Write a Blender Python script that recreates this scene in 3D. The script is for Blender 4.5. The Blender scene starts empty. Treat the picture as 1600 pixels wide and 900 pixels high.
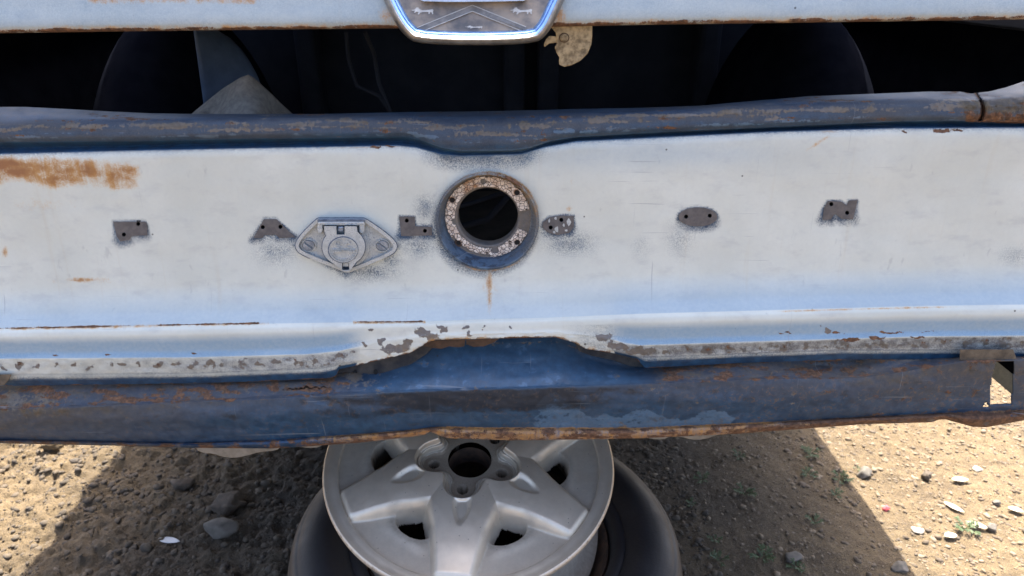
import bpy, bmesh, math, random
import numpy as np
from mathutils import Vector, Matrix
from mathutils.geometry import tessellate_polygon

# ------------------------------------------------------------------ camera, sky, sun, exposure
scene = bpy.context.scene
F = 1110.0                      # focal length in photo pixels (1600 wide)
PITCH = math.radians(24.2)
CAM = Vector((0.0, -0.78, 1.03))
cd = bpy.data.cameras.new("camera")
cam = bpy.data.objects.new("camera", cd)
scene.collection.objects.link(cam)
cam.location = CAM
cam.rotation_euler = (math.radians(90) - PITCH, 0, 0)
cd.sensor_width = 36.0
cd.lens = F / 1600 * 36.0
cd.clip_start = 0.02
cd.clip_end = 2000
cd.dof.use_dof = True
cd.dof.focus_distance = 0.88
cd.dof.aperture_fstop = 7.0
scene.camera = cam

SUN_EL = math.radians(63)
SUN_AZ = math.radians(9)        # from +Y towards +X
world = bpy.data.worlds.new("World")
scene.world = world
world.use_nodes = True
wn = world.node_tree
wn.nodes.clear()
sky = wn.nodes.new("ShaderNodeTexSky")
sky.sky_type = 'NISHITA'
sky.sun_disc = False
sky.sun_elevation = SUN_EL
sky.sun_rotation = SUN_AZ
sky.air_density = 0.8
sky.dust_density = 6.0
sky.ozone_density = 2.2
bg = wn.nodes.new("ShaderNodeBackground")
bg.inputs['Strength'].default_value = 0.15
wo = wn.nodes.new("ShaderNodeOutputWorld")
wn.links.new(sky.outputs[0], bg.inputs['Color'])
wn.links.new(bg.outputs[0], wo.inputs['Surface'])

sd = bpy.data.lights.new("sun", 'SUN')
sd.energy = 4.7
sd.angle = math.radians(0.53)
sd.color = (1.0, 0.94, 0.84)
sun = bpy.data.objects.new("sun", sd)
scene.collection.objects.link(sun)
sdir = Vector((math.sin(SUN_AZ) * math.cos(SUN_EL), math.cos(SUN_AZ) * math.cos(SUN_EL), math.sin(SUN_EL)))
sun.rotation_euler = sdir.to_track_quat('Z', 'Y').to_euler()
sun.location = (0, 6, 12)

scene.view_settings.view_transform = 'Standard'
scene.view_settings.look = 'None'
scene.view_settings.gamma = 1.0
scene.view_settings.exposure = 2.02
scene.render.film_transparent = False

# ------------------------------------------------------------------ helpers
C = scene.collection
random.seed(7)
rng = np.random.default_rng(11)
cp, sp_ = math.cos(PITCH), math.sin(PITCH)


def ray(u, v):
    X = (np.asarray(u, float) - 800.0) / F
    Y = -(np.asarray(v, float) - 450.0) / F
    return X, cp + Y * sp_, -sp_ + Y * cp


def at(u, v, y):
    """photo direction (u, v) met with the vertical plane at distance y"""
    dx, dy, dz = ray(u, v)
    t = (np.asarray(y, float) - CAM.y) / dy
    return np.stack(np.broadcast_arrays(CAM.x + dx * t, CAM.y + dy * t, CAM.z + dz * t), -1)


def on_ground(u, v, z=0.0):
    dx, dy, dz = ray(u, v)
    t = (z - CAM.z) / dz
    return Vector((float(CAM.x + dx * t), float(CAM.y + dy * t), z))


def poly(pts, u):
    p = np.array(pts, float)
    return np.interp(u, p[:, 0], p[:, 1])


def _hash(ix, iy, seed):
    h = (ix.astype(np.int64) * 374761393 + iy.astype(np.int64) * 668265263 + seed * 1274126177) & 0xFFFFFFFF
    h = ((h ^ (h >> 13)) * 1274126177) & 0xFFFFFFFF
    return (h ^ (h >> 16)) & 0xFFFFFFFF


def perlin(x, y, seed=0):
    x, y = np.broadcast_arrays(np.asarray(x, float), np.asarray(y, float))
    ix, iy = np.floor(x), np.floor(y)
    fx, fy = x - ix, y - iy
    ux, uy = fx * fx * fx * (fx * (fx * 6 - 15) + 10), fy * fy * fy * (fy * (fy * 6 - 15) + 10)

    def gr(dx, dy):
        a = _hash(ix + dx, iy + dy, seed) / 4294967296.0 * 2 * np.pi
        return np.cos(a) * (fx - dx) + np.sin(a) * (fy - dy)
    a = gr(0, 0) * (1 - ux) + gr(1, 0) * ux
    b = gr(0, 1) * (1 - ux) + gr(1, 1) * ux
    return (a * (1 - uy) + b * uy) * 1.5


def fbm(x, y, octv=5, seed=0, gain=0.5):
    s, a, f, t = 0, 1.0, 1.0, 0
    for k in range(octv):
        s = s + a * perlin(x * f + 17.3 * k, y * f - 9.1 * k, seed + k)
        t += a
        a *= gain
        f *= 2.03
    return s / t


def sst(a, b, x):
    t = np.clip((x - a) / (b - a), 0, 1)
    return t * t * (3 - 2 * t)


def gs(u, v, cu, cv, ru, rv):
    return np.exp(-((u - cu) / ru) ** 2 - ((v - cv) / rv) ** 2)


def tag(o, label=None, cat=None, group=None, kind=None):
    if label: o["label"] = label
    if cat: o["category"] = cat
    if group: o["group"] = group
    if kind: o["kind"] = kind
    return o


def empty(name, loc, label, cat, group=None):
    o = bpy.data.objects.new(name, None)
    C.objects.link(o)
    o.location = loc
    o.empty_display_size = 0.1
    return tag(o, label, cat, group)


def put(o, parent):
    C.objects.link(o)
    if parent is not None:
        o.parent = parent
        r = parent
        off = Vector((0, 0, 0))
        while r is not None:          # meshes are written in world coordinates
            if r.type == 'EMPTY':
                off = Vector(r.location)
            r = r.parent
        if parent.type == 'EMPTY':
            o.location = -off
    return o


def mesh_obj(name, verts, faces, mat, parent=None, smooth=True, attrs=None, sharp=None):
    me = bpy.data.meshes.new(name)
    verts = np.asarray(verts, np.float32).reshape(-1, 3)
    if isinstance(faces, np.ndarray):
        k = faces.shape[1]
        n = len(faces)
        me.vertices.add(len(verts))
        me.vertices.foreach_set('co', verts.ravel())
        me.loops.add(n * k)
        me.loops.foreach_set('vertex_index', faces.astype(np.int32).ravel())
        me.polygons.add(n)
        me.polygons.foreach_set('loop_start', np.arange(0, n * k, k, dtype=np.int32))
        me.update(calc_edges=True)
        me.validate()
    else:
        me.from_pydata([tuple(map(float, p)) for p in verts], [], [tuple(int(i) for i in f) for f in faces])
        me.update()
    if attrs:
        for k, a in attrs.items():
            at_ = me.attributes.new(k, 'FLOAT', 'POINT')
            at_.data.foreach_set('value', np.asarray(a, np.float32).ravel())
    if smooth:
        me.polygons.foreach_set('use_smooth', np.ones(len(me.polygons), bool))
        if sharp is not None:
            me.set_sharp_from_angle(angle=math.radians(sharp))
    me.materials.append(mat)
    o = bpy.data.objects.new(name, me)
    return put(o, parent)


def grid_faces(nr, nu, wrap=False):
    i = np.arange(nr - 1)[:, None]
    j = np.arange(nu if wrap else nu - 1)[None, :]
    j2 = (j + 1) % nu
    a = i * nu + j
    b = i * nu + j2
    c = (i + 1) * nu + j2
    d = (i + 1) * nu + j
    return np.stack([a, b, c, d], -1)     # (nr-1, nu-1, 4)


def grid_obj(name, P, mat, parent=None, attrs=None, cut=None, wrap=False, flip=False, solid=0, sharp=None):
    nr, nu = P.shape[:2]
    f = grid_faces(nr, nu, wrap)
    if flip: f = f[..., ::-1]
    if cut is not None:
        f = f[~cut]
    f = f.reshape(-1, 4)
    used = np.zeros(nr * nu, bool)
    used[f.ravel()] = True
    idx = np.cumsum(used) - 1
    f = idx[f]
    at2 = {k: np.asarray(a).reshape(-1)[used] for k, a in attrs.items()} if attrs else None
    o = mesh_obj(name, P.reshape(-1, 3)[used], f, mat, parent, True, at2, sharp)
    if solid:
        m = o.modifiers.new('solid', 'SOLIDIFY')
        m.thickness = solid
        m.offset = -1
    return o


def spline_keys(keys, nseg, u):
    """keys: list of (v(u) array, y(u) array, corner flag) -> V, Y arrays (rows, nu)"""
    V = [np.broadcast_to(k[0], u.shape) for k in keys]
    Y = [np.broadcast_to(k[1], u.shape) for k in keys]
    n = len(keys)

    def tang(A, i, side):
        if i == 0: return A[1] - A[0]
        if i == n - 1: return A[-1] - A[-2]
        if keys[i][2]:
            return (A[i + 1] - A[i]) if side > 0 else (A[i] - A[i - 1])
        return (A[i + 1] - A[i - 1]) * 0.5
    rv, ry = [], []
    for i in range(n - 1):
        m = nseg[i]
        for q in range(m + (1 if i == n - 2 else 0)):
            t = q / m
            h = (2 * t**3 - 3 * t**2 + 1, t**3 - 2 * t**2 + t, -2 * t**3 + 3 * t**2, t**3 - t**2)
            for A, out in ((V, rv), (Y, ry)):
                if A is V:       # v stays monotone: straight
                    out.append(A[i] * (1 - t) + A[i + 1] * t)
                else:
                    d = V[i + 1] - V[i]
                    def sl(j, side):
                        if j == 0: return (Y[1] - Y[0]) / np.maximum(V[1] - V[0], .3)
                        if j == n - 1: return (Y[-1] - Y[-2]) / np.maximum(V[-1] - V[-2], .3)
                        dp = np.maximum(V[j] - V[j - 1], .3)
                        dn = np.maximum(V[j + 1] - V[j], .3)
                        sp, sn = (Y[j] - Y[j - 1]) / dp, (Y[j + 1] - Y[j]) / dn
                        if keys[j][2]: return sn if side > 0 else sp
                        return np.where(sp * sn > 0, 2 * sp * sn / np.where(np.abs(sp + sn) < 1e-9, 1e-9, sp + sn), 0)
                    out.append(h[0] * Y[i] + h[2] * Y[i + 1] + h[1] * d * sl(i, 1) + h[3] * d * sl(i + 1, -1))
    return np.array(rv), np.array(ry)


def plate(name, outline, mat, parent, to3, thick, holes=(), bevel=0.0, attrs=None):
    """flat piece with holes: outline/holes lists of (u, v); to3(u, v, d) -> point, d = depth behind the face"""
    loops = [list(outline)] + [list(h) for h in holes]
    flat = [p for l in loops for p in l]
    tri = tessellate_polygon([[Vector((p[0], -p[1], 0)) for p in l] for l in loops])
    n = len(flat)
    verts = [to3(p[0], p[1], 0.0) for p in flat] + [to3(p[0], p[1], thick) for p in flat]
    faces = []
    for t in tri:
        a, b, c = t
        # face the camera
        ar = (flat[b][0] - flat[a][0]) * (flat[c][1] - flat[a][1]) - (flat[b][1] - flat[a][1]) * (flat[c][0] - flat[a][0])
        if ar > 0: b, c = c, b
        faces.append((a, b, c))
        faces.append((a + n, c + n, b + n))
    s = 0
    for l in loops:
        m = len(l)
        for k in range(m):
            a, b = s + k, s + (k + 1) % m
            faces.append((a, b, b + n, a + n))
        s += m
    o = mesh_obj(name, verts, faces, mat, parent, False)
    bm = bmesh.new()
    bm.from_mesh(o.data)
    bmesh.ops.recalc_face_normals(bm, faces=bm.faces)
    bm.to_mesh(o.data)
    bm.free()
    if bevel:
        b = o.modifiers.new('bevel', 'BEVEL')
        b.width = bevel
        b.segments = 2
        b.limit_method = 'ANGLE'
        b.angle_limit = math.radians(40)
    return o


def circ(cu, cv, r, n=16, ry=None, a0=0.0):
    ry = r if ry is None else ry
    return [(cu + r * math.cos(a0 + 2 * math.pi * k / n), cv + ry * math.sin(a0 + 2 * math.pi * k / n)) for k in range(n)]


def smooth_loop(pts, it=2):
    p = [tuple(q) for q in pts]
    for _ in range(it):
        q = []
        for i in range(len(p)):
            a, b = p[i], p[(i + 1) % len(p)]
            q.append((a[0] * .75 + b[0] * .25, a[1] * .75 + b[1] * .25))
            q.append((a[0] * .25 + b[0] * .75, a[1] * .25 + b[1] * .75))
        p = q
    return p


def lathe(name, prof, M4, mat, parent, n=128, attrs=None, wob=None):
    th = np.linspace(0, 2 * np.pi, n, endpoint=False)
    pr = np.array(prof, float)
    R, H = pr[:, 0][:, None], pr[:, 1][:, None]
    dR = wob(R, th[None, :], H) if wob is not None else 0
    P = np.stack(np.broadcast_arrays((R + dR) * np.cos(th), (R + dR) * np.sin(th), H + 0 * th), -1)
    P = xf(P, M4)
    return grid_obj(name, P, mat, parent, wrap=True, attrs=attrs, sharp=50)


def xf(P, M4):
    m = np.array(M4)
    return P @ m[:3, :3].T + m[:3, 3]


def tube(name, pts, r, mat, parent, n=8):
    pts = [Vector(p) for p in pts]
    verts, faces = [], []
    for i, p in enumerate(pts):
        t = (pts[min(i + 1, len(pts) - 1)] - pts[max(i - 1, 0)]).normalized()
        a = t.orthogonal().normalized() if i == 0 else (a - t * a.dot(t)).normalized()
        b = t.cross(a)
        for k in range(n):
            w = 2 * math.pi * k / n
            verts.append(p + (a * math.cos(w) + b * math.sin(w)) * r)
    for i in range(len(pts) - 1):
        for k in range(n):
            faces.append((i * n + k, i * n + (k + 1) % n, (i + 1) * n + (k + 1) % n, (i + 1) * n + k))
    return mesh_obj(name, verts, faces, mat, parent)


# ------------------------------------------------------------------ materials
class B:
    def __init__(s, name):
        s.m = bpy.data.materials.new(name)
        s.m.use_nodes = True
        s.t = s.m.node_tree
        s.t.nodes.clear()
        s.out = s.t.nodes.new('ShaderNodeOutputMaterial')
        s.p = s.t.nodes.new('ShaderNodeBsdfPrincipled')
        s.t.links.new(s.p.outputs[0], s.out.inputs[0])
        tc = s.t.nodes.new('ShaderNodeTexCoord')
        s.co = tc.outputs['Object']

    def L(s, sock, v):
        if isinstance(v, bpy.types.NodeSocket): s.t.links.new(v, sock)
        elif isinstance(v, (tuple, list)): sock.default_value = (*v, 1.0) if len(v) == 3 and sock.type == 'RGBA' else v
        else: sock.default_value = v

    def attr(s, n):
        a = s.t.nodes.new('ShaderNodeAttribute')
        a.attribute_name = n
        return a.outputs['Fac']

    def map(s, scale=(1, 1, 1), rot=(0, 0, 0)):
        m = s.t.nodes.new('ShaderNodeMapping')
        s.L(m.inputs[0], s.co)
        m.inputs['Scale'].default_value = scale
        m.inputs['Rotation'].default_value = rot
        return m.outputs[0]

    def noise(s, scale, detail=4, rough=.55, co=None, dist=0):
        n = s.t.nodes.new('ShaderNodeTexNoise')
        s.L(n.inputs['Vector'], co or s.co)
        n.inputs['Scale'].default_value = scale
        n.inputs['Detail'].default_value = detail
        n.inputs['Roughness'].default_value = rough
        n.inputs['Distortion'].default_value = dist
        return n.outputs[0]

    def voro(s, scale, feat='F1', out='Distance', co=None, rnd=1.0):
        n = s.t.nodes.new('ShaderNodeTexVoronoi')
        n.feature = feat
        s.L(n.inputs['Vector'], co or s.co)
        n.inputs['Scale'].default_value = scale
        n.inputs['Randomness'].default_value = rnd
        return n.outputs[out]

    def math(s, op, a, b=0.0, c=0.0, clamp=False):
        n = s.t.nodes.new('ShaderNodeMath')
        n.operation = op
        n.use_clamp = clamp
        s.L(n.inputs[0], a); s.L(n.inputs[1], b); s.L(n.inputs[2], c)
        return n.outputs[0]

    def rng(s, x, a, b, c=0.0, d=1.0, smooth=True):
        n = s.t.nodes.new('ShaderNodeMapRange')
        n.interpolation_type = 'SMOOTHSTEP' if smooth else 'LINEAR'
        n.clamp = True
        s.L(n.inputs['Value'], x)
        for k, v in zip(('From Min', 'From Max', 'To Min', 'To Max'), (a, b, c, d)): s.L(n.inputs[k], v)
        return n.outputs['Result']

    def ramp(s, x, stops):
        n = s.t.nodes.new('ShaderNodeValToRGB')
        s.L(n.inputs[0], x)
        e = n.color_ramp.elements
        e[0].position, e[0].color = stops[0][0], (*stops[0][1], 1)
        e[1].position, e[1].color = stops[-1][0], (*stops[-1][1], 1)
        for p, c in stops[1:-1]:
            q = e.new(p)
            q.color = (*c, 1)
        return n.outputs[0]

    def mix(s, f, a, b):
        n = s.t.nodes.new('ShaderNodeMix')
        n.data_type = 'RGBA'
        s.L(n.inputs[0], f)
        s.L(n.inputs[6], a); s.L(n.inputs[7], b)
        return n.outputs[2]

    def bump(s, h, strength=.3, dist=.001, normal=None):
        n = s.t.nodes.new('ShaderNodeBump')
        s.L(n.inputs['Height'], h)
        n.inputs['Strength'].default_value = strength
        n.inputs['Distance'].default_value = dist
        if normal is not None: s.t.links.new(normal, n.inputs['Normal'])
        return n.outputs[0]

    def fin(s, color, rough=.5, metal=0.0, normal=None, spec=None):
        s.L(s.p.inputs['Base Color'], color)
        s.L(s.p.inputs['Roughness'], rough)
        s.L(s.p.inputs['Metallic'], metal)
        if normal is not None: s.t.links.new(normal, s.p.inputs['Normal'])
        if spec is not None: s.p.inputs['Specular IOR Level'].default_value = spec
        return s.m


def rust_colour(b):
    n = b.noise(170, 6, .7)
    return b.ramp(n, [(.25, (.030, .016, .011)), (.45, (.085, .042, .023)), (.6, (.18, .088, .045)), (.8, (.28, .165, .095))])


def paint_material(name, dark=False):
    b = B(name)
    n1 = b.noise(7, 6, .6)
    n3 = b.noise(75, 8, .68)
    n2 = b.noise(800, 2, .6)
    n4 = b.noise(240, 4, .6)
    streak = b.noise(1.0, 6, .62, co=b.map((26, 26, 60), (0, .6, 0)))
    white = b.mix(b.rng(n1, .3, .7), (.555, .575, .515), (.645, .665, .60))
    white = b.mix(b.rng(streak, .50, .72, 0, .30), white, (.36, .37, .38))
    scf = b.noise(1.0, 3, .6, co=b.map((75, 75, 34), (0, -.55, 0)))
    white = b.mix(b.rng(scf, .66, .76, 0, .30), white, (.27, .28, .29))
    fine = b.rng(n4, .35, .7, 0, .09)
    white = b.mix(fine, white, (.42, .42, .43))
    sc1 = b.noise(1.0, 2, .5, co=b.map((9, 9, 420), (0, .22, 0)))
    sc2 = b.noise(1.0, 2, .5, co=b.map((330, 9, 7), (0, .3, 0)))
    scr = b.math('MAXIMUM', b.rng(sc1, .70, .74), b.rng(sc2, .71, .75))
    white = b.mix(b.math('MULTIPLY', scr, b.rng(n1, .45, .65, 0, .4)), white, (.34, .35, .37))
    run = b.noise(1.0, 4, .6, co=b.map((70, 5, 3.2)))
    white = b.mix(b.rng(run, .58, .75, 0, .22), white, (.50, .43, .31))
    # blue under-coat showing where the white spray is thin
    a = b.attr('blue')
    w = b.math('MULTIPLY', b.math('MULTIPLY', a, b.math('SUBTRACT', 1.0, a)), 4.0, clamp=True)
    g = b.math('ADD', b.math('MULTIPLY', b.math('SUBTRACT', n2, .5), 2.1), b.math('MULTIPLY', b.math('SUBTRACT', n3, .5), .9))
    f = b.math('ADD', a, b.math('MULTIPLY', g, w), clamp=True)
    blue = b.mix(b.rng(n3, .35, .65), (.005, .028, .068), (.013, .060, .130))
    col = b.mix(f, white, blue)
    # pale tint where the white coat is only thin
    t = b.attr('tint')
    t2 = b.math('ADD', t, b.math('MULTIPLY', b.math('SUBTRACT', n4, .5), b.math('MULTIPLY', t, .5)), clamp=True)
    col = b.mix(t2, col, (.21, .335, .455))
    bf = b.math('MULTIPLY', b.attr('band'), b.rng(b.math('ADD', n3, b.math('MULTIPLY', b.math('SUBTRACT', n2, .5), .8)), .3, .75, .35, 1.15), clamp=True)
    col = b.mix(bf, col, b.mix(n4, (.085, .105, .135), (.20, .215, .235)))
    # chalky lighter blue patches
    ch = b.rng(b.math('ADD', b.attr('chalk'), b.math('MULTIPLY', b.math('SUBTRACT', n3, .5), 1.0)), .47, .54)
    col = b.mix(b.math('MULTIPLY', ch, .85), col, b.mix(n4, (.035, .10, .20), (.12, .20, .29)))
    # grey primer / bare dirty metal
    pr = b.rng(b.math('ADD', b.attr('primer'), b.math('ADD', b.math('MULTIPLY', b.math('SUBTRACT', n3, .5), 1.1), b.math('MULTIPLY', b.math('SUBTRACT', n4, .5), .7))), .45, .60)
    col = b.mix(pr, col, b.mix(b.rng(b.noise(45, 7, .7), .35, .65), b.mix(n4, (.075, .08, .092), (.20, .195, .195)), b.mix(n4, (.10, .078, .058), (.23, .19, .15))))
    # dust, soft
    du = b.attr('dust')
    duf = b.math('MULTIPLY', du, b.rng(n3, .25, .75, .35, 1.15), clamp=True)
    col = b.mix(duf, col, b.mix(n4, (.050, .040, .026), (.135, .105, .066)))
    gm = b.rng(b.math('ADD', b.attr('grime_dark'), b.math('MULTIPLY', b.math('SUBTRACT', n3, .5), 1.2)), .35, .8, 0, .85)
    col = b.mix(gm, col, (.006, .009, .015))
    # rust bleeding, translucent
    st = b.attr('stain')
    sg = b.math('ADD', b.math('MULTIPLY', b.math('SUBTRACT', n3, .5), 2.2), b.math('MULTIPLY', b.math('SUBTRACT', n2, .5), 1.6))
    stf = b.rng(b.math('ADD', st, b.math('ADD', b.math('MULTIPLY', sg, .42), b.math('MULTIPLY', b.math('SUBTRACT', b.noise(1.0, 5, .6, co=b.map((150, 20, 14))), .5), b.math('MULTIPLY', st, 1.2)))), .30, .95)
    col = b.mix(stf, col, b.ramp(b.math('ADD', b.math('MULTIPLY', st, .55), b.math('MULTIPLY', n3, .5)), [(.2, (.62, .46, .22)), (.5, (.56, .31, .085)), (.85, (.27, .115, .045))]))
    # solid rust
    ru = b.rng(b.math('ADD', b.attr('rust'), b.math('ADD', b.math('MULTIPLY', b.math('SUBTRACT', n3, .5), 1.1), b.math('MULTIPLY', b.math('SUBTRACT', n2, .5), .4))), .46, .56)
    col = b.mix(ru, col, rust_colour(b))
    # rust pits
    pn = b.math('ADD', b.noise(210, 5, .7, dist=.6), b.math('MULTIPLY', b.math('SUBTRACT', n3, .5), .55))
    pit = b.math('MULTIPLY', b.rng(pn, .545, .64), b.math('MULTIPLY', b.attr('pits'), b.rng(n1, .3, .65, .25, 1.0)))
    col = b.mix(b.math('MULTIPLY', pit, .85), col, b.mix(n4, (.075, .045, .026), (.21, .135, .078)))
    # stone chips
    vd = b.voro(34)
    vc = b.voro(34, out='Color')
    sep = b.t.nodes.new('ShaderNodeSeparateColor')
    b.t.links.new(vc, sep.inputs[0])
    size = b.rng(sep.outputs[0], .62, 1.0, 0.0, .075, smooth=False)
    chip = b.math('LESS_THAN', vd, size)
    col = b.mix(b.math('MULTIPLY', chip, .8), col, (.05, .045, .045))
    col = b.mix(b.math('MULTIPLY', scr, b.rng(n1, .4, .6, .05, .45)), col, (.26, .28, .30))
    h = b.math('ADD', b.math('MULTIPLY', b.math('SUBTRACT', 1.0, pr), .8), b.math('ADD', b.math('MULTIPLY', ru, b.math('MULTIPLY', n4, 1.6)), b.math('MULTIPLY', n2, .10)))
    h = b.math('SUBTRACT', h, b.math('MULTIPLY', chip, .6))
    h = b.math('ADD', h, b.math('MULTIPLY', duf, b.math('MULTIPLY', n4, .8)))
    nm0 = b.bump(b.noise(14, 3, .5), .35, .004)
    nm = b.bump(h, .6, .0008, nm0)
    r = b.math('ADD', b.math('ADD', .36, b.math('MULTIPLY', n3, .22)), b.math('MULTIPLY', b.math('MAXIMUM', ru, duf), .35), clamp=True)
    return b.fin(col, r, 0, nm)


def simple(name, c1, c2, rough=.6, metal=0.0, scale=60, bump=.2, dist=.001, detail=5, spec=None):
    b = B(name)
    n = b.noise(scale, detail, .62)
    n2 = b.noise(scale * 6, 3, .6)
    return b.fin(b.mix(b.rng(n, .3, .7), c1, c2), b.math('ADD', rough - .08, b.math('MULTIPLY', n, .16)), metal,
                 b.bump(b.math('ADD', n, b.math('MULTIPLY', n2, .4)), bump, dist), spec)


PAINT = paint_material('faded_body_paint')
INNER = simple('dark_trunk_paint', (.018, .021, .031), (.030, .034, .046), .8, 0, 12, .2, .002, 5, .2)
UNDER = simple('dirty_underbody', (.03, .028, .026), (.07, .06, .05), .85, 0, 14, .4, .004)
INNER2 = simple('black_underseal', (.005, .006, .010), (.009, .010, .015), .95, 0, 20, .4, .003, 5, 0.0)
PRIMER = simple('letter_primer', (.075, .070, .072), (.125, .112, .108), .6, 0, 130, .3, .0005)
HOLE = simple('hole_dark', (.004, .004, .005), (.008, .008, .009), .8)
CHROME = simple('pitted_chrome', (.52, .53, .55), (.72, .73, .75), .16, 1.0, 160, .12, .0005)
GALV = simple('gold_zinc_plate', (.13, .10, .06), (.44, .36, .23), .5, .35, 150, .5, .0008)
SOCK = None
RUBBER = None


def socket_material():
    b = B('socket_painted_zinc')
    n = b.noise(90, 5, .6)
    n2 = b.noise(700, 2, .6)
    c = b.mix(b.rng(n, .3, .7), (.36, .39, .40), (.51, .54, .54))
    c = b.mix(b.rng(b.math('ADD', n2, b.math('MULTIPLY', n, .5)), .82, .95, 0, .75), c, (.10, .13, .19))
    ao = b.attr('blue')
    c = b.mix(b.math('MULTIPLY', ao, .9), c, (.07, .12, .22))
    return b.fin(c, .38, .15, b.bump(n2, .3, .0005))


def cracked_material():
    b = B('cracked_sealant')
    e = b.voro(240, feat='DISTANCE_TO_EDGE')
    vc = b.voro(240, out='Color')
    sep = b.t.nodes.new('ShaderNodeSeparateColor')
    b.t.links.new(vc, sep.inputs[0])
    n = b.noise(60, 5, .6)
    c = b.mix(sep.outputs[0], (.62, .50, .41), (.84, .74, .64))
    c = b.mix(b.rng(b.math('ADD', b.attr('stain'), b.math('MULTIPLY', b.math('SUBTRACT', n, .5), 2.2)), .3, 1.0), c, (.34, .16, .06))
    k = b.rng(e, .015, .07)
    c = b.mix(k, (.06, .04, .03), c)
    return b.fin(c, .8, 0, b.bump(b.math('ADD', k, b.math('MULTIPLY', sep.outputs[1], .4)), .9, .0012))


def alloy_material():
    b = B('dusty_silver_alloy')
    n = b.noise(26, 6, .6)
    n2 = b.noise(420, 3, .6)
    n3 = b.noise(120, 6, .7)
    c = b.mix(b.rng(n, .3, .7), (.70, .60, .475), (.80, .70, .565))
    d = b.attr('dust')
    df = b.math('MULTIPLY', d, b.rng(n3, .25, .75, .7, 1.0), clamp=True)
    c = b.mix(df, c, (.24, .20, .155))  # dust tone, also carries the painted pocket shading
    ru = b.rng(b.math('ADD', b.attr('rust'), b.math('MULTIPLY', b.math('SUBTRACT', n3, .5), .9)), .45, .6)
    c = b.mix(ru, c, b.mix(n2, (.20, .155, .11), (.40, .32, .235)))
    sp = b.math('LESS_THAN', b.voro(70), .06)
    c = b.mix(b.math('MULTIPLY', sp, .6), c, (.12, .08, .06))
    met = b.math('MULTIPLY', b.math('SUBTRACT', 1.0, ru), b.rng(df, 0, .8, .58, .15))
    r = b.math('ADD', b.rng(n3, .3, .7, .33, .46), b.math('MULTIPLY', b.math('MAXIMUM', ru, df), .4), clamp=True)
    return b.fin(c, r, met, b.bump(b.math('ADD', n2, b.math('MULTIPLY', ru, n3)), .12, .0006))


def rubber_material():
    b = B('dusty_old_rubber')
    n = b.noise(16, 6, .65)
    n2 = b.noise(200, 4, .6)
    c = b.mix(n2, (.010, .011, .015), (.022, .023, .028))
    c = b.mix(b.math('MULTIPLY', b.attr('dust'), b.rng(n, .25, .7, .35, 1.2), clamp=True), c, (.20, .155, .11))
    c = b.mix(b.rng(n, .58, .8, 0, .18), c, (.08, .075, .07))
    return b.fin(c, b.rng(n, .3, .7, .42, .6), 0, b.bump(b.math('ADD', n2, n), .3, .001))


def dirt_material():
    b = B('dry_dirt_and_gravel')
    n = b.noise(3.2, 7, .62)
    n2 = b.noise(38, 7, .68)
    n3 = b.noise(330, 4, .65)
    c = b.mix(b.rng(n2, .3, .7), (.105, .072, .037), (.245, .172, .088))
    c = b.mix(b.rng(n, .35, .65, 0, .5), c, (.27, .19, .098))
    c = b.mix(b.rng(n3, .3, .72, 0, .55), c, (.050, .039, .028))
    c = b.mix(b.math('MULTIPLY', b.attr('car_shade'), b.rng(n2, .2, .8, .6, 1.0)), c, (.022, .022, .023))  # car's shade deepened in the ground colour
    # small flecks of paler gravel
    vd = b.voro(120)
    vc = b.voro(120, out='Color')
    sep = b.t.nodes.new('ShaderNodeSeparateColor')
    b.t.links.new(vc, sep.inputs[0])
    fl = b.math('MULTIPLY', b.math('LESS_THAN', vd, b.rng(sep.outputs[0], .5, 1, .0, .42, smooth=False)), b.attr('gravel'))
    c = b.mix(fl, c, b.mix(sep.outputs[1], (.12, .095, .07), (.27, .22, .165)))
    h = b.math('ADD', b.math('MULTIPLY', n2, 1.0), b.math('ADD', b.math('MULTIPLY', n3, .6), b.math('MULTIPLY', fl, .5)))
    return b.fin(c, .92, 0, b.bump(h, 1.0, .009))


def pebble_material(name, c1, c2):
    b = B(name)
    oi = b.t.nodes.new('ShaderNodeNewGeometry')
    r = oi.outputs['Random Per Island']
    n = b.noise(260, 4, .6)
    c = b.mix(r, c1, c2)
    c = b.mix(b.rng(n, .4, .7, 0, .4), c, (.12, .10, .08))
    return b.fin(c, .85, 0, b.bump(n, .4, .001))


SOCK = socket_material()
CRACK = cracked_material()
ALLOY = alloy_material()
RUBBER = rubber_material()
DIRT = dirt_material()
PEB = pebble_material('gravel_stones', (.085, .062, .040), (.26, .195, .125))
STONE = simple('field_stone', (.10, .088, .072), (.17, .15, .125), .85, 0, 40, .5, .003)
STEEL = simple('rusty_steel', (.045, .032, .026), (.12, .07, .045), .75, .3, 60, .4, .001)
LEAF = simple('weed_leaf', (.035, .062, .020), (.07, .105, .034), .55, 0, 60, .2, .001)
DRY = simple('dry_leaf', (.42, .36, .25), (.58, .52, .40), .7, 0, 90, .3, .001)
CLOTH = simple('grey_brown_cloth', (.17, .155, .14), (.27, .245, .215), .9, 0, 120, .4, .001)
BLUEM = simple('blue_inner_metal', (.035, .065, .13), (.06, .10, .18), .5, 0, 40, .2, .001)

# ------------------------------------------------------------------ ground
def axis(lo, hi, step, far):
    a = list(np.arange(lo, hi + 1e-6, step))
    s, x = step, a[-1]
    while x < far[1]:
        s *= 1.22; x += s; a.append(x)
    s, x = step, a[0]
    pre = []
    while x > far[0]:
        s *= 1.22; x -= s; pre.append(x)
    return np.array(pre[::-1] + a)


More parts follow.
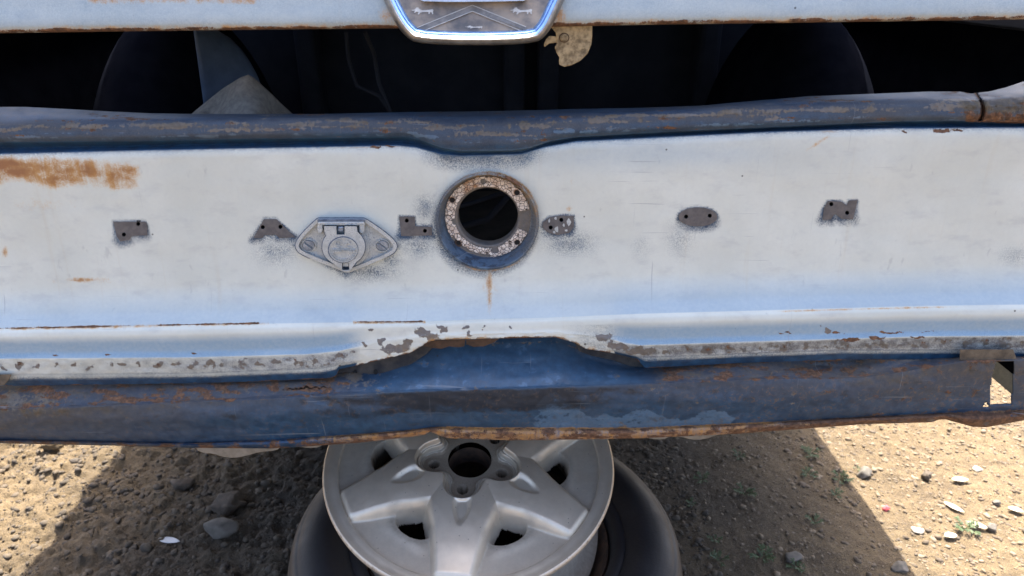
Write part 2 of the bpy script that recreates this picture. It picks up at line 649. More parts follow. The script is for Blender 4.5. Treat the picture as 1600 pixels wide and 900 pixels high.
def ground_height(X, Y):
    left = sst(.25, -.55, X)
    near = sst(14, 3, np.hypot(X, Y - .6))
    lump = fbm(X * 5.2 + 3, Y * 5.2, 5, 3, .55)
    rid = 1 - np.abs(fbm(X * 8 + 9, Y * 11, 4, 21, .55)) * 2.2
    clod = np.clip(fbm(X * 17, Y * 17, 4, 31, .6) - .05, 0, 1)
    fine = fbm(X * 48, Y * 48, 3, 41, .6)
    h = .016 * fbm(X * 1.1, Y * 1.1, 3, 5)
    h = h + left * (.013 * lump + .012 * rid + .026 * clod - .012) + (1 - left) * (.010 * lump + .006 * clod)
    h = h + .0060 * fine * (.5 + 1.1 * left) + (.0015 + .0035 * left) * fbm(X * 105, Y * 105, 2, 43)
    flat = np.exp(-(((X + .04) / .34) ** 4 + ((Y - .13) / .34) ** 4))
    return (h * near + .35 * (1 - near) * fbm(X * .05, Y * .05, 3, 8)) * (1 - .8 * flat)


gx = axis(-1.75, 1.95, .0050, (-90, 90))
gy = axis(.08, 1.55, .0050, (-90, 120))
GX, GY = np.meshgrid(gx, gy)
GZ = ground_height(GX, GY)
gr = np.clip(sst(-.1, .6, GX) * (.5 + .9 * fbm(GX * 4, GY * 4, 4, 51)) + .15, 0, 1)
car_shade = np.clip(.72 * sst(.45, -.4, GX) * (0.8 + fbm(GX * 3, GY * 3, 3, 61)) * np.exp(-(GX / .95) ** 6) + .55 * np.exp(-((GX - .1) / .62) ** 4) * (.8 + fbm(GX * 3, GY * 3, 3, 62)), 0, 1)  # darkens the ground beneath the car, shade painted into its colour
grd = grid_obj('ground', np.stack([GX, GY, GZ], -1), DIRT, None, {'gravel': gr, 'car_shade': car_shade})
tag(grd, 'dry sunlit tan dirt and gravel of the yard', None, None, 'structure')
if 'category' in grd: del grd['category']


def gz(x, y):
    return float(ground_height(np.array([x]), np.array([y]))[0])


# ------------------------------------------------------------------ the car
CAR_X = -.03
HALF = .825
car = empty('abandoned_car', (CAR_X, 1.9, 0), 'old white and blue rusty car with ajar trunk seen from behind', 'car')

# --- rear panel -----------------------------------------------------
U0, U1 = -285, 1850
us = np.unique(np.concatenate([np.arange(U0, -20, 12.0), np.arange(-20, 1621, 2.2), np.arange(1621, U1 + 1, 12.0)]))

k0 = poly([(-300, 166), (0, 167), (40, 167), (100, 170), (168, 174), (236, 177), (300, 178), (500, 178), (640, 175), (740, 174), (840, 172), (905, 170), (1000, 168.5), (1094, 165), (1150, 160), (1262, 150.5), (1375, 146), (1450, 143), (1500, 143), (1517, 146), (1545, 143), (1570, 137), (1600, 127), (1640, 108), (1800, 60), (1850, 50)], us)
k1 = poly([(-300, 191), (0, 190), (100, 188), (300, 186), (500, 184), (640, 183), (740, 184), (830, 183), (1000, 176), (1150, 166), (1300, 160), (1450, 156), (1520, 157), (1600, 150), (1640, 138), (1800, 95)], us)
k2 = poly([(-300, 225), (0, 222), (200, 221), (400, 217), (500, 216), (635, 214), (655, 218), (690, 231), (720, 236), (800, 235), (828, 231), (858, 221), (900, 214), (1000, 208), (1200, 199), (1400, 190), (1500, 189), (1600, 191), (1800, 192)], us)
k3 = poly([(-300, 243), (0, 240), (200, 235), (400, 231), (620, 227), (650, 230), (690, 241), (720, 243.5), (815, 241), (850, 230), (900, 221), (1000, 216), (1200, 206), (1400, 200), (1600, 199), (1800, 200)], us)
k4 = poly([(-300, 517), (0, 513), (150, 510), (300, 507), (410, 505), (550, 503), (650, 502.5), (760, 498), (850, 496), (1000, 489.5), (1200, 484), (1300, 481), (1450, 477), (1600, 475), (1800, 472)], us)
k5 = poly([(-300, 532), (0, 529), (300, 525), (500, 519), (580, 513), (760, 509), (900, 507), (1000, 506), (1300, 499), (1600, 493), (1800, 490)], us)
k6 = poly([(-300, 562), (0, 561), (300, 559), (480, 554), (530, 549), (560, 542), (590, 535), (640, 528), (680, 523), (868, 519), (915, 524), (950, 529), (975, 536), (1000, 540), (1180, 534), (1450, 526), (1600, 525), (1800, 524)], us)
k7 = poly([(-300, 585), (0, 583), (300, 581), (500, 573), (528, 568), (600, 556), (640, 548), (668, 533), (680, 528.5), (868, 524.5), (900, 532), (915, 540), (960, 547), (1000, 556), (1100, 553), (1300, 545), (1600, 545), (1800, 545)], us)
k8 = poly([(-300, 604), (0, 603), (100, 602), (280, 599), (400, 596), (515, 591), (525, 588), (530, 577), (600, 561), (640, 552), (668, 536), (680, 531), (700, 530.5), (868, 527), (900, 536), (915, 545), (960, 552), (995, 561), (1008, 575), (1160, 567), (1330, 562), (1600, 561), (1800, 561)], us)
k8 = np.maximum(k8, k7 + 1.5)

mid = sst(530, 585, us) * (1 - sst(935, 985, us))          # flat centre between the two pressed pockets
notch = sst(640, 700, us) * (1 - sst(815, 872, us))
Z = np.zeros_like(us)
y1 = .012 + Z
keysP = [
    (k0, y1 + .036, True),
    (k1, y1, False),
    (k1 * .7 + k2 * .3, y1 - .008 - .004 * notch, False),
    (k1 * .25 + k2 * .75, y1 - .010 - .007 * notch, False),
    (k2, y1 - .006 - .008 * notch, True),
    (k2 * .45 + k3 * .55, y1 + .004 - .010 * notch, False),
    (k3, y1 - .008 - .004 * notch, False),
    (k3 + 14, .001 + Z, False),
    (.5 * k3 + .5 * k4, -.002 + Z, False),
    (k4 - 62, -.007 + Z, False),
    (k4 - 22, -.018 + Z, False),
    (k4, -.032 + Z, True),
    (k5 * .5 + k4 * .5, -.0375 + Z, False),
    (k5, -.0390 + .000 * mid, False),
    (k5 * .35 + k6 * .65, -.0380 - .0022 * mid, False),
    (k6, -.0415 - .000 * mid, True),
    (k7, -.0410 - .001 * mid, True),
    (k8, -.0355 - .006 * mid, False)]
nsegP = [5, 4, 6, 5, 5, 4, 6, 36, 28, 16, 12, 6, 6, 8, 8, 10, 8]
VP, YP = spline_keys(keysP, nsegP, us)
UP = np.broadcast_to(us, VP.shape)
onface = sst(0, 25, VP - k3) * (1 - sst(-30, 0, VP - k4))
YP = YP + onface * .0016 * fbm(UP / 260, VP / 120, 3, 71)
YP = YP + .0007 * fbm(UP / 55, VP / 30, 3, 72) * (1 - onface) * sst(0, 20, VP - k0)
# rough torn filler at the right end of the sill
torn = sst(1482, 1520, UP) * (VP < k2 + 2) * (VP > k1)
YP = YP + torn * .003 * fbm(UP / 12, VP / 9, 4, 73)
seam = np.exp(-((UP - (1527 + 9 * np.sin((VP - 150) / 14))) / 2.6) ** 2) * (VP < k2)
YP = YP + .012 * seam
# rust holes lifting at flange
band = (VP > k6) & (VP < k8)
YP = YP + band * .0012 * fbm(UP / 22, VP / 10, 3, 74)

RCU, RCV, RRU, RRV = 761.5, 345.5, 79.0, 74.5       # filler opening
rd = np.hypot((UP - RCU) / RRU, (VP - RCV) / RRV)


def panel_y(u, v):
    i = int(np.clip(np.searchsorted(us, u), 0, len(us) - 1))
    return float(np.interp(v, VP[:, i], YP[:, i]))


LETTERS = [
    ('F', [(176.8, 346.2), (226.8, 346.2), (230.3, 352), (230.3, 367.5), (206, 368.6), (202.5, 374.4), (188, 377.5), (182.6, 370)], [(216, 349.8), (193.6, 366.5)]),
    ('A', [(412.2, 342.2), (431.6, 342.2), (462.2, 371), (436, 371.8), (431, 367), (413.3, 367), (410, 371.8), (396, 371.8)], [(410.7, 354.9), (438.2, 354.4)]),
    ('L', [(624, 338.4), (647.8, 338.4), (648.9, 353.3), (674.4, 354.4), (675.6, 367.8), (626.7, 368.9)], [(635.6, 344.6), (664, 360.5)]),
    ('C', [(896.7, 337), (874.7, 336.4), (857.6, 339.6), (848.5, 347), (847.6, 354.3), (855.2, 362.8), (869.8, 367), (889.4, 364), (896.7, 354)], [(877, 343.5), (860.5, 355.5)]),
    ('O', circ(1090.4, 338.8, 30.5, 28, 15.0), [(1072, 338.5), (1109, 337)]),
    ('N', [(1293.3, 313.9), (1315, 315), (1323, 320.6), (1326.3, 313), (1340, 312.4), (1337.5, 324.4), (1333, 342.5), (1315, 342), (1305, 334), (1298, 343), (1285, 343.5), (1287, 326)], [(1298.9, 319), (1323.6, 332.6)])]

# masks, in the panel's own layout
nz = lambda a, b, s, o=4: fbm(UP / a, VP / b, o, s)
blue = np.zeros_like(VP)
blue += np.where((VP > k2 - 1) & (VP < k3 + 1), .98, 0)
blue = np.maximum(blue, .8 * np.exp(-np.clip(VP - k3, 0, 99) / 2.6) * (VP >= k3))
blue = np.maximum(blue, notch * np.clip(1.05 - np.clip(VP - k3, 0, 99) / 27, 0, 1) * (VP > k2) * (.9 + .4 * nz(30, 18, 2)))
rr = rd
ang = np.arctan2((VP - RCV), (UP - RCU))
lowleft = .5 + .5 * np.cos(ang - math.radians(115))
blue = np.maximum(blue, np.clip(1.10 - (rr - .98) / (.05 + .20 * lowleft ** 1.5), 0, 1) * (.25 + .75 * lowleft))
blue = np.maximum(blue, .5 * gs(UP, VP, 664, 326, 16, 17))
for nm, o, hs in LETTERS:
    oa = np.array(o)
    cu, cv = oa.mean(0)
    w, hgt = np.ptp(oa[:, 0]) / 2, np.ptp(oa[:, 1]) / 2
    dmin = np.full(VP.shape, 1e9)
    for i_ in range(len(o)):
        (ax, ay), (bx, by) = o[i_ - 1], o[i_]
        tt = np.clip(((UP - ax) * (bx - ax) + (VP - ay) * (by - ay)) / ((bx - ax) ** 2 + (by - ay) ** 2), 0, 1)
        dmin = np.minimum(dmin, np.hypot(UP - ax - tt * (bx - ax), VP - ay - tt * (by - ay)))
    lowd = .5 + .5 * np.clip((VP - cv) / hgt, -1, 1)
    blue = np.maximum(blue, np.clip(1.15 - dmin / (2.6 + 9.0 * lowd ** 2), 0, 1) * (.85 + .5 * nz(20, 14, 61)))
blue = np.maximum(blue, .55 * gs(UP, VP, 890, 380, 34, 16))
blue = np.maximum(blue, .5 * gs(UP, VP, 655, 382, 26, 18))
blue = np.maximum(blue, .42 * gs(UP, VP, 432, 392, 30, 20))
blue = np.maximum(blue, .24 * gs(UP, VP, 1062, 372, 20, 26))
blue = np.maximum(blue, .15 * gs(UP, VP, 1002, 385, 14, 18))
blue = np.maximum(blue, .26 * gs(UP, VP, 1585, 400, 22, 12))
# trailer socket overspray shadow
dl = np.abs(UP - 541) / 82 + np.abs(VP - 384) / 47
blue = np.maximum(blue, np.clip(1.0 - (dl - .95) / .22, 0, 1) * .8 * (VP > 340))
blue = np.maximum(blue, .62 * gs(UP, VP, 575, 424, 40, 13))
blue = np.maximum(blue, .5 * gs(UP, VP, 608, 408, 18, 14))
# lower edge of both pressed pockets
pock = 1 - mid
blue = np.maximum(blue, pock * .62 * np.exp(-((VP - (k6 - 5)) / 4.5) ** 2) * sst(.0, .5, .35 + nz(180, 40, 5) + .9 * sst(420, 520, UP) * (UP < 600) + .7 * sst(960, 985, UP) * (UP < 1160) + .5 * sst(1420, 1500, UP)))
strip = (VP > k7 + 1)
blue = np.maximum(blue, np.where(strip & (mid < .5), .12 + .95 * sst(.25, .6, (VP - k7) / np.maximum(k8 - k7, 1)) + .25 * nz(60, 14, 6) + .3 * sst(900, 1000, UP), 0))
blue = np.maximum(blue, mid * .35 * sst(870, 960, UP) * (VP > k5) * (.8 + nz(25, 14, 7)))
# sill
sillm = (VP < k2)
fr = np.clip((VP - k1) / np.maximum(k2 - k1, 1), -1, 2)
blue = np.where(sillm, .985, blue)
blue = np.clip(blue, 0, 1)

tint = np.zeros_like(VP)
tint = np.maximum(tint, (.50 + .10 * sst(300, 1100, UP)) * sst(-72, -4, VP - k4) ** 1.3 * (VP < k4 + .5) * (1 - .35 * mid))
tint = np.maximum(tint, pock * .85 * sst(0, .45, (VP - k5 + 4) / np.maximum(k6 - k5 + 1, 4)) * (VP > k5 - 4) * (VP < k6 - 1))
tint = np.maximum(tint, .35 * gs(UP, VP, 1010, 240, 260, 26))
tint = np.where(strip & (mid < .5), .25 * sst(.5, .1, (VP - k7) / np.maximum(k8 - k7, 1)), tint)
tint = np.where(sillm, 0, np.clip(tint, 0, 1))

UPw = UP + 13 * fbm(UP / 15, VP / 15, 3, 301)
VPw = VP + 8 * fbm(UP / 15, VP / 15, 3, 302)
primer = np.zeros_like(VP)
pb = (VP > k6 + 1) & (VP < k7 + 2)
primer = np.where(pb, (.10 + .22 * sst(150, 420, UP) + .6 * nz(26, 14, 11)) * (1 - sst(.1, .95, mid + .5 * nz(24, 20, 15))), primer)
primer = np.where(sillm, .15 + .34 * np.exp(-((fr - .35) / .32) ** 2) + .75 * nz(90, 8, 12) - .25 * sst(.55, .95, fr), primer)
for cu, cv, ru_, rv_ in ((662, 518, 13, 8), (690, 515, 8, 8), (668, 526, 20, 4), (728, 514, 5, 4), (735, 522, 4, 5), (757, 511, 4, 4), (798, 512, 6, 4), (594, 533, 7, 7), (635, 537, 8, 6), (570, 538, 5, 5), (578, 515, 8, 3), (1290, 516, 5, 5), (620, 545, 28, 8), (965, 541, 22, 8), (945, 527, 16, 8), (1000, 548, 30, 8)):
    primer = np.maximum(primer, .95 * gs(UPw, VPw, cu, cv, ru_ * 1.05, rv_ * 1.05))
primer = np.maximum(primer, mid * .65 * sst(6, 0, k8 - VP))

rust = np.zeros_like(VP)
rust = np.maximum(rust, .85 * np.exp(-((VP - k4) / 2.3) ** 2) * ((UP < 405) * (.75 + .5 * nz(40, 60, 21)) + (UP > 556) * (UP < 660) * (.75 + .5 * nz(30, 60, 22))))
rust = np.maximum(rust, np.where(sillm, .26 + .55 * nz(110, 9, 23) + .30 * np.exp(-((VP - k1) / 3.0) ** 2) * sst(-.1, .4, nz(140, 30, 24)), 0))
rust = np.maximum(rust, .62 * torn * sst(.25, .8, fr) + .8 * seam)
rust = np.maximum(rust, .7 * np.exp(-((VP - k8) / 2.6) ** 2) * (.65 + .8 * nz(50, 30, 25)))
for u_, v_, a_, b_ in ((1472, 205, 17, 4), (1497, 204, 12, 3), (1412, 206, 4, 2), (588, 229, 14, 2.2), (607, 228.5, 8, 1.8), (1389, 520, 24, 2), (1304, 520, 12, 3), (1230, 520, 16, 1.6), (1372, 528, 16, 3), (1435, 527.5, 16, 2.5), (1330, 531, 22, 2.5), (1450, 518, 12, 1.4)):
    rust = np.maximum(rust, .95 * gs(UP + 10 * fbm(UP / 12, VP / 12, 2, 303), VP + 3.5 * fbm(UP / 9, VP / 9, 2, 304), u_, v_, a_, b_))
for q, cu in enumerate(np.concatenate([np.arange(8, 560, 26.5), np.arange(1010, 1600, 31)])):
    jj = (q * 7919) % 13 - 6
    cv = np.interp(cu, us, k6) + 9 + (jj % 5)
    primer = np.maximum(primer, .72 * gs(UPw, VPw, cu + jj, cv, 8 + jj % 4, 6.5))
    rust = np.maximum(rust, (.42 + .05 * (jj % 3)) * gs(UP, VP, cu + jj, cv - 3, 8, 6))
for cu, cv in ((85, 555.5), (168, 554.5), (304, 552.5)):
    rust = np.maximum(rust, .66 * gs(UP, VP, cu, cv, 8, 3))

stain = np.zeros_like(VP)
bl = sst(235, 205, UP)
stain = np.maximum(stain, 1.15 * bl * np.exp(-np.abs((VP - 266 - .04 * UP) / (25 + 8 * nz(60, 60, 31))) ** 3) * (.80 + .6 * nz(55, 24, 32) - .15 * UP / 230))
stain = np.maximum(stain, 1.1 * gs(UP, VP, 30, 268, 52, 15))
stain = np.maximum(stain, 1.0 * gs(UP, VP, 140, 266, 30, 14))
stain = np.maximum(stain, .42 * gs(UP, VP, 60, 320, 80, 14) * (UP < 250))
stain = np.maximum(stain, .75 * gs(UP, VP, 130, 438, 58, 7) * (.8 + nz(20, 9, 33)))
stain = np.maximum(stain, .8 * gs(UP, VP, 8, 395, 6, 10))
stain = np.maximum(stain, .85 * gs(UP + 4 * fbm(UP / 20, VP / 20, 2, 305), VP, 765, 450, 7, 42))
stain = np.maximum(stain, .45 * gs(UP, VP, 763, 446, 24, 28))
stain = np.maximum(stain, .95 * np.exp(-((rr - 1.01) / .05) ** 2) * sst(.3, .85, np.cos(ang + math.radians(68))))
stain = np.maximum(stain, .6 * np.exp(-((rr - 1.04) / .04) ** 2) * sst(.6, .95, np.cos(ang - math.radians(85))))
stain = np.maximum(stain, .85 * np.exp(-((VP - k4 - 1) / 3.4) ** 2) * ((UP < 420) | ((UP > 550) & (UP < 665))) * (.8 + .5 * nz(40, 60, 34)))
stain = np.maximum(stain, .75 * np.exp(-((VP - k4 - 3.2) / 2.4) ** 2) * sst(1190, 1230, UP) * (1 - sst(1470, 1540, UP)) * (.85 + .6 * nz(40, 60, 35)))
stain = np.maximum(stain, .6 * np.exp(-((VP - (236 - (UP - 1258) * .62)) / 4.5) ** 2) * sst(1255, 1262, UP) * sst(1305, 1290, UP))
stain = np.maximum(stain, .55 * gs(UP, VP, 1300, 206, 30, 4))
stain = np.maximum(stain, .5 * gs(UP, VP, 893, 283, 4, 9) + .55 * gs(UP, VP, 889, 326, 7, 7))
stain = np.maximum(stain, .6 * mid * sst(14, 0, k8 - VP) * (.7 + nz(24, 18, 36)))
stain = np.maximum(stain, .55 * np.exp(-((VP - k3 - 3) / 2.2) ** 2) * (UP > 500) * (UP < 640))
stain = np.where(sillm, .35 * np.clip(nz(80, 10, 37), 0, 1), stain)
dust = np.where(sillm, .24 + .34 * np.exp(-((fr - .3) / .3) ** 2) + .5 * nz(120, 9, 38) + .65 * torn, 0)
dust = np.maximum(dust, np.where((VP > k6) & (VP < k7) & (mid < .6), .45 * sst(950, 1010, UP) + .12, 0))
bandm = np.where((VP > k6) & (VP < k7 + 3), (.25 + .55 * sst(120, 420, UP) + .35 * sst(940, 1010, UP) + .5 * nz(30, 12, 16)) * (1 - sst(.1, .9, mid)) * sst(0, 5, VP - k6), 0)
chalk = np.zeros_like(VP)
chalk = np.where(sillm, .18 + .22 * np.exp(-((fr - .75) / .2) ** 2) + .5 * nz(90, 6, 39), chalk)
for cu, cv in ((645, 208), (870, 206), (890, 203), (655, 212)):
    chalk = np.maximum(chalk, .9 * gs(UP, VP, cu, cv, 12, 3))

# openings: filler hole, letter holes
fu = .25 * (UP[:-1, :-1] + UP[1:, :-1] + UP[:-1, 1:] + UP[1:, 1:])
fv = .25 * (VP[:-1, :-1] + VP[1:, :-1] + VP[:-1, 1:] + VP[1:, 1:])
cutP = np.hypot((fu - RCU) / RRU, (fv - RCV) / RRV) < 1.0
HR = 3.1
for nm, o, hs in LETTERS:
    for (hu, hv) in hs:
        cutP |= np.hypot(fu - hu, fv - hv) < HR + 2.2
PP = at(UP, VP, YP)
rear = grid_obj('rear_panel', PP, PAINT, car, dict(blue=blue, tint=tint, primer=primer, rust=rust, stain=stain, dust=np.clip(dust, 0, 1), chalk=chalk, band=np.clip(bandm, 0, 1)), cut=cutP, sharp=24)
rear['label'] = 'chalky white rear panel with blue overspray shadows and rust'

for fl_ in ([(636, 540), (668, 532), (700, 531), (727, 531), (726, 541), (715, 543), (702, 541), (690, 545), (676, 544), (663, 541), (648, 543)], [(728, 531), (768, 529), (780, 529), (772, 535), (757, 541), (740, 542), (729, 538)]):
    plate('rust_flake', fl_, STEEL, rear, lambda u, v, d: at(u, v, -.028 + d), .0015)
# --- letter marks -----------------------------------------------------
for nm, o, hs in LETTERS:
    def to3(u, v, d, _=None):
        return at(u, v, panel_y(u, v) - .0009 + d)
    lm = plate('letter_mark', o, PRIMER, rear, to3, .0022, [circ(h[0], h[1], HR, 12, HR * 1.02) for h in hs], .0004)
    lm['label'] = 'dark primer outline left by a removed letter ' + nm
    for h in hs:
        yy = panel_y(*h)
        c0 = circ(h[0], h[1], HR + .5, 12)
        v3 = [at(p[0], p[1], yy + .0006) for p in c0]
        v3 += [q + np.array([0, .012, 0]) for q in v3]
        fs = [(k, (k + 1) % 12, 12 + (k + 1) % 12, 12 + k) for k in range(12)]
        mesh_obj('screw_hole', v3, fs, HOLE, rear, True)
# paint flakes left on the C mark
for k, (u_, v_, w_, h_) in enumerate(((858, 345, 3, 6), (870, 358, 5, 8), (866, 363, 4, 4), (889, 347, 5, 9), (881, 352, 3, 4), (868, 341, 4, 4), (885, 360, 4, 3))):
    n_ = 7
    o = [(u_ + w_ * (.5 + .5 * random.random()) * math.cos(2 * math.pi * q / n_) * .8, v_ + h_ * (.5 + .5 * random.random()) * math.sin(2 * math.pi * q / n_) * .8) for q in range(n_)]
    plate('paint_flake', o, SOCK, rear, lambda u, v, d: at(u, v, panel_y(u, v) - .0013 + d), .0006)

# --- filler opening ----------------------------------------------------
RC = at(RCU, RCV, panel_y(RCU, 440))
RX = (at(RCU + RRU, RCV, RC[1]) - at(RCU - RRU, RCV, RC[1]))[0] / 2
RZ = (at(RCU, RCV - RRV, RC[1]) - at(RCU, RCV + RRV, RC[1]))[2] / 2
RC[2] = (at(RCU, RCV - RRV, RC[1])[2] + at(RCU, RCV + RRV, RC[1])[2]) / 2
th = np.linspace(0, 2 * np.pi, 160, endpoint=False)


def ringpt(f, d, t=th, jit=0):
    f = np.asarray(f)[..., None] + 0 * t
    d = np.asarray(d)[..., None] + 0 * t
    return np.stack([RC[0] + RX * f * np.cos(t), RC[1] + d, RC[2] + RZ * f * np.sin(t)], -1)


prf = np.array([[1.025, .0003], [1.0, .0000], [.985, -.0012], [.968, -.0006], [.95, .004], [.93, .0105], [.905, .0155], [.88, .0182], [.80, .0185], [.70, .0185], [.635, .0187], [.612, .020], [.605, .025], [.605, .034]])
prf2 = []
for a, b_ in zip(prf[:-1], prf[1:]):
    for q in range(4):
        prf2.append(a + (b_ - a) * q / 4)
prf2.append(prf[-1])
prf2 = np.array(prf2)
PR = ringpt(prf2[:, 0], prf2[:, 1])
Fm = prf2[:, 0][:, None] + 0 * th
tm = 0 * prf2[:, 0][:, None] + th
low = .5 + .5 * np.cos(tm + math.radians(110))
up = .5 + .5 * np.cos(tm - math.radians(65))
nr_ = fbm(Fm * 12, np.cos(tm) * 3 + np.sin(tm) * 5, 3, 5)
ringo = grid_obj('filler_recess', PR, PAINT, car, dict(
    blue=np.clip(.98 - .25 * up + 0 * Fm, 0, 1), tint=0 * Fm, chalk=np.where(Fm > .9, .25 + .3 * low, .0),
    primer=np.where(Fm < .875, .95, .12 + .3 * up), dust=.25 + .3 * up * (Fm > .85),
    stain=.5 * up * (Fm > .84) + 0 * Fm, rust=np.where(Fm > .86, .55 * sst(.8, 1, up) + .3 * nr_ * up, .1)), wrap=True, flip=True)
# cracked sealant: a thin broken ring on the flange
tS = np.linspace(0, 2 * np.pi, 420, endpoint=False)
fS = np.linspace(.64, .875, 26)
FS, TS = np.meshgrid(fS, tS, indexing='ij')
jag = .03 * fbm(np.cos(TS) * 9, np.sin(TS) * 9, 4, 91)
d1 = ((TS + np.pi) % (2 * np.pi)) - np.pi            # -pi..pi, 0 = right, up positive
inner = .645 + jag * .6 + .02 * sst(-.35, .15, np.cos(TS - math.radians(200)))
outer = .865 - jag * .6
outer = np.where((d1 < math.radians(-88)) & (d1 > math.radians(-150)), .80 + jag, outer)
keep = (FS > inner) & (FS < outer)
keep &= ~((d1 > math.radians(-21) + jag) & (d1 < math.radians(11) + jag * 2))          # bare gap right
keep &= ~(np.hypot((FS * np.cos(TS) - .72 * math.cos(math.radians(-79))), (FS * np.sin(TS) - .72 * math.sin(math.radians(-79)))) < .075 + jag)
keep &= ~(np.hypot((FS * np.cos(TS) - .66 * math.cos(math.radians(187))), (FS * np.sin(TS) - .66 * math.sin(math.radians(187)))) < .07 + jag)
keep &= ~(np.hypot((FS * np.cos(TS) - .76 * math.cos(math.radians(96))), (FS * np.sin(TS) - .76 * math.sin(math.radians(96)))) < .055)
BOLT = [(.80, 152), (.79, 42), (.82, 222), (.80, 318)]
for f_, a_ in BOLT:
    keep &= ~(np.hypot(FS * np.cos(TS) - f_ * math.cos(math.radians(a_)), FS * np.sin(TS) - f_ * math.sin(math.radians(a_))) < .052)
PS = np.stack([RC[0] + RX * FS * np.cos(TS), RC[1] + .0185 - .0016 + .0008 * fbm(FS * 30, TS * 14, 3, 92), RC[2] + RZ * FS * np.sin(TS)], -1)
cutS = ~(keep[:-1, :] & keep[1:, :] & np.roll(keep, -1, 1)[:-1] & np.roll(keep, -1, 1)[1:])
stS = np.clip(.75 * np.exp(-((d1 - math.radians(118)) / .33) ** 2) + .35 * np.exp(-((d1 - math.radians(75)) / .5) ** 2), 0, 1)
for f_, a_ in BOLT:
    stS = np.maximum(stS, .9 * np.exp(-(np.hypot(FS * np.cos(TS) - f_ * math.cos(math.radians(a_)), FS * np.sin(TS) - f_ * math.sin(math.radians(a_))) / .085) ** 2))
seal = grid_obj('cracked_sealant', PS, CRACK, ringo, dict(stain=stS), cut=cutS, wrap=True, flip=True, solid=.0014)
seal['label'] = 'beige cracked sealant ring around the round opening'
for f_, a_ in BOLT:
    a_ = math.radians(a_)
    c = np.array([RC[0] + RX * f_ * math.cos(a_), RC[1] + .0180, RC[2] + RZ * f_ * math.sin(a_)])
    vs, fs = [], []
    for r_, d_ in ((.0052, .0003), (.0046, -.0006), (.0027, -.0006), (.0026, .004)):
        for k in range(16):
            w = 2 * math.pi * k / 16
            vs.append(c + np.array([r_ * math.cos(w), d_, r_ * math.sin(w)]))
    for q in range(3):
        for k in range(16):
            fs.append((q * 16 + k, q * 16 + (k + 1) % 16, (q + 1) * 16 + (k + 1) % 16, (q + 1) * 16 + k))
    mesh_obj('screw_hole', vs, fs, STEEL, ringo)
    mesh_obj('hole_depth', [c + np.array([.0027 * math.cos(2 * math.pi * k / 12), -.0003, .0027 * math.sin(2 * math.pi * k / 12)]) for k in range(12)], [tuple(range(12))[::-1]], HOLE, ringo, False)

# --- trailer socket ------------------------------------------------------
ys = panel_y(541, 383)


def sk(off):
    return lambda u, v, d: at(u, v, ys + off + d)


hexo = smooth_loop([(496, 341), (500, 341), (566, 341), (570, 341), (600, 361), (619, 378), (621, 388), (612, 399), (551, 424), (545, 426), (540, 426), (532, 422.5), (470, 398), (461.5, 388), (462, 378), (473, 363)], 2)
cxs, cys = 541, 383


def inset(loop, k):
    out = []
    n = len(loop)
    for i in range(n):
        a, b_, c_ = loop[i - 1], loop[i], loop[(i + 1) % n]
        t = (c_[0] - a[0], c_[1] - a[1])
        l = math.hypot(*t) or 1
        out.append((b_[0] - t[1] / l * k, b_[1] + t[0] / l * k))
    return out


ZINC = simple('screw_zinc', (.16, .20, .27), (.34, .39, .46), .35, .45, 150)
EDGE = simple('unsprayed_shade_edge', (.05, .075, .12), (.15, .185, .24), .5, 0, 200)  # dark blue of unsprayed sides, doubling as shade lines around raised parts
sock = plate('trailer_socket', hexo, SOCK, car, sk(-.0035), .006, (), .0008)
sock['label'] = 'hexagonal flanged trailer plug socket with flip cover'
plate('raised_rim', hexo, SOCK, sock, sk(-.0085), .0055, [inset(hexo, 5.2)], .0011)
plate('rim_edge_shade', inset(hexo, -1.4), EDGE, sock, sk(-.0012), .003, (), .0003)  # added outset plate: unsprayed blue side and rim shading in one
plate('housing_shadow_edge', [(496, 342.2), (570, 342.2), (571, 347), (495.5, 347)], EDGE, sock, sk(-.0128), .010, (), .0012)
# hinge housing along the top
plate('hinge_housing', [(497, 346.2), (569, 346.2), (571, 352), (496, 352)], SOCK, sock, sk(-.0135), .011, (), .0012)
for u_ in (496, 561.5):
    plate('hinge_knuckle', [(u_, 350.5), (u_ + 8, 350.5), (u_ + 8, 361), (u_ + 6, 364.5), (u_ + 1.5, 364.5), (u_, 361)], SOCK, sock, sk(-.0128), .010, (), .0009)
cover_o = [(506, 353.5), (525.5, 353.5), (526, 366.5), (538.5, 366.5), (538.5, 353.5), (557.5, 353.5), (558.5, 362)]
cc = (537, 385.5)
arc = [(cc[0] + 33.5 * math.cos(math.radians(a)), cc[1] + 29.5 * math.sin(math.radians(a))) for a in range(-38, 56, 7)]
cover_o += arc + [(549, 420), (545, 424.5), (539, 424.5), (533, 420)]
cover_o += [(cc[0] + 33.5 * math.cos(math.radians(a)), cc[1] + 29.5 * math.sin(math.radians(a))) for a in range(124, 218, 7)] + [(507, 362)]
cover = plate('flip_cover', cover_o, SOCK, sock, sk(-.0185), .013, [[(534.5, 411), (545.5, 411), (545.5, 422), (534.5, 422)]], .0016)
plate('cover_edge_shade', inset(cover_o, -1.3), EDGE, sock, sk(-.0075), .004, (), .0008)  # added underlayer, paints a shaded outline around the cover
plate('cover_well', circ(541, 386, 36.5, 40, 32), SOCK, sock, sk(-.0065), .004, (), .0012)
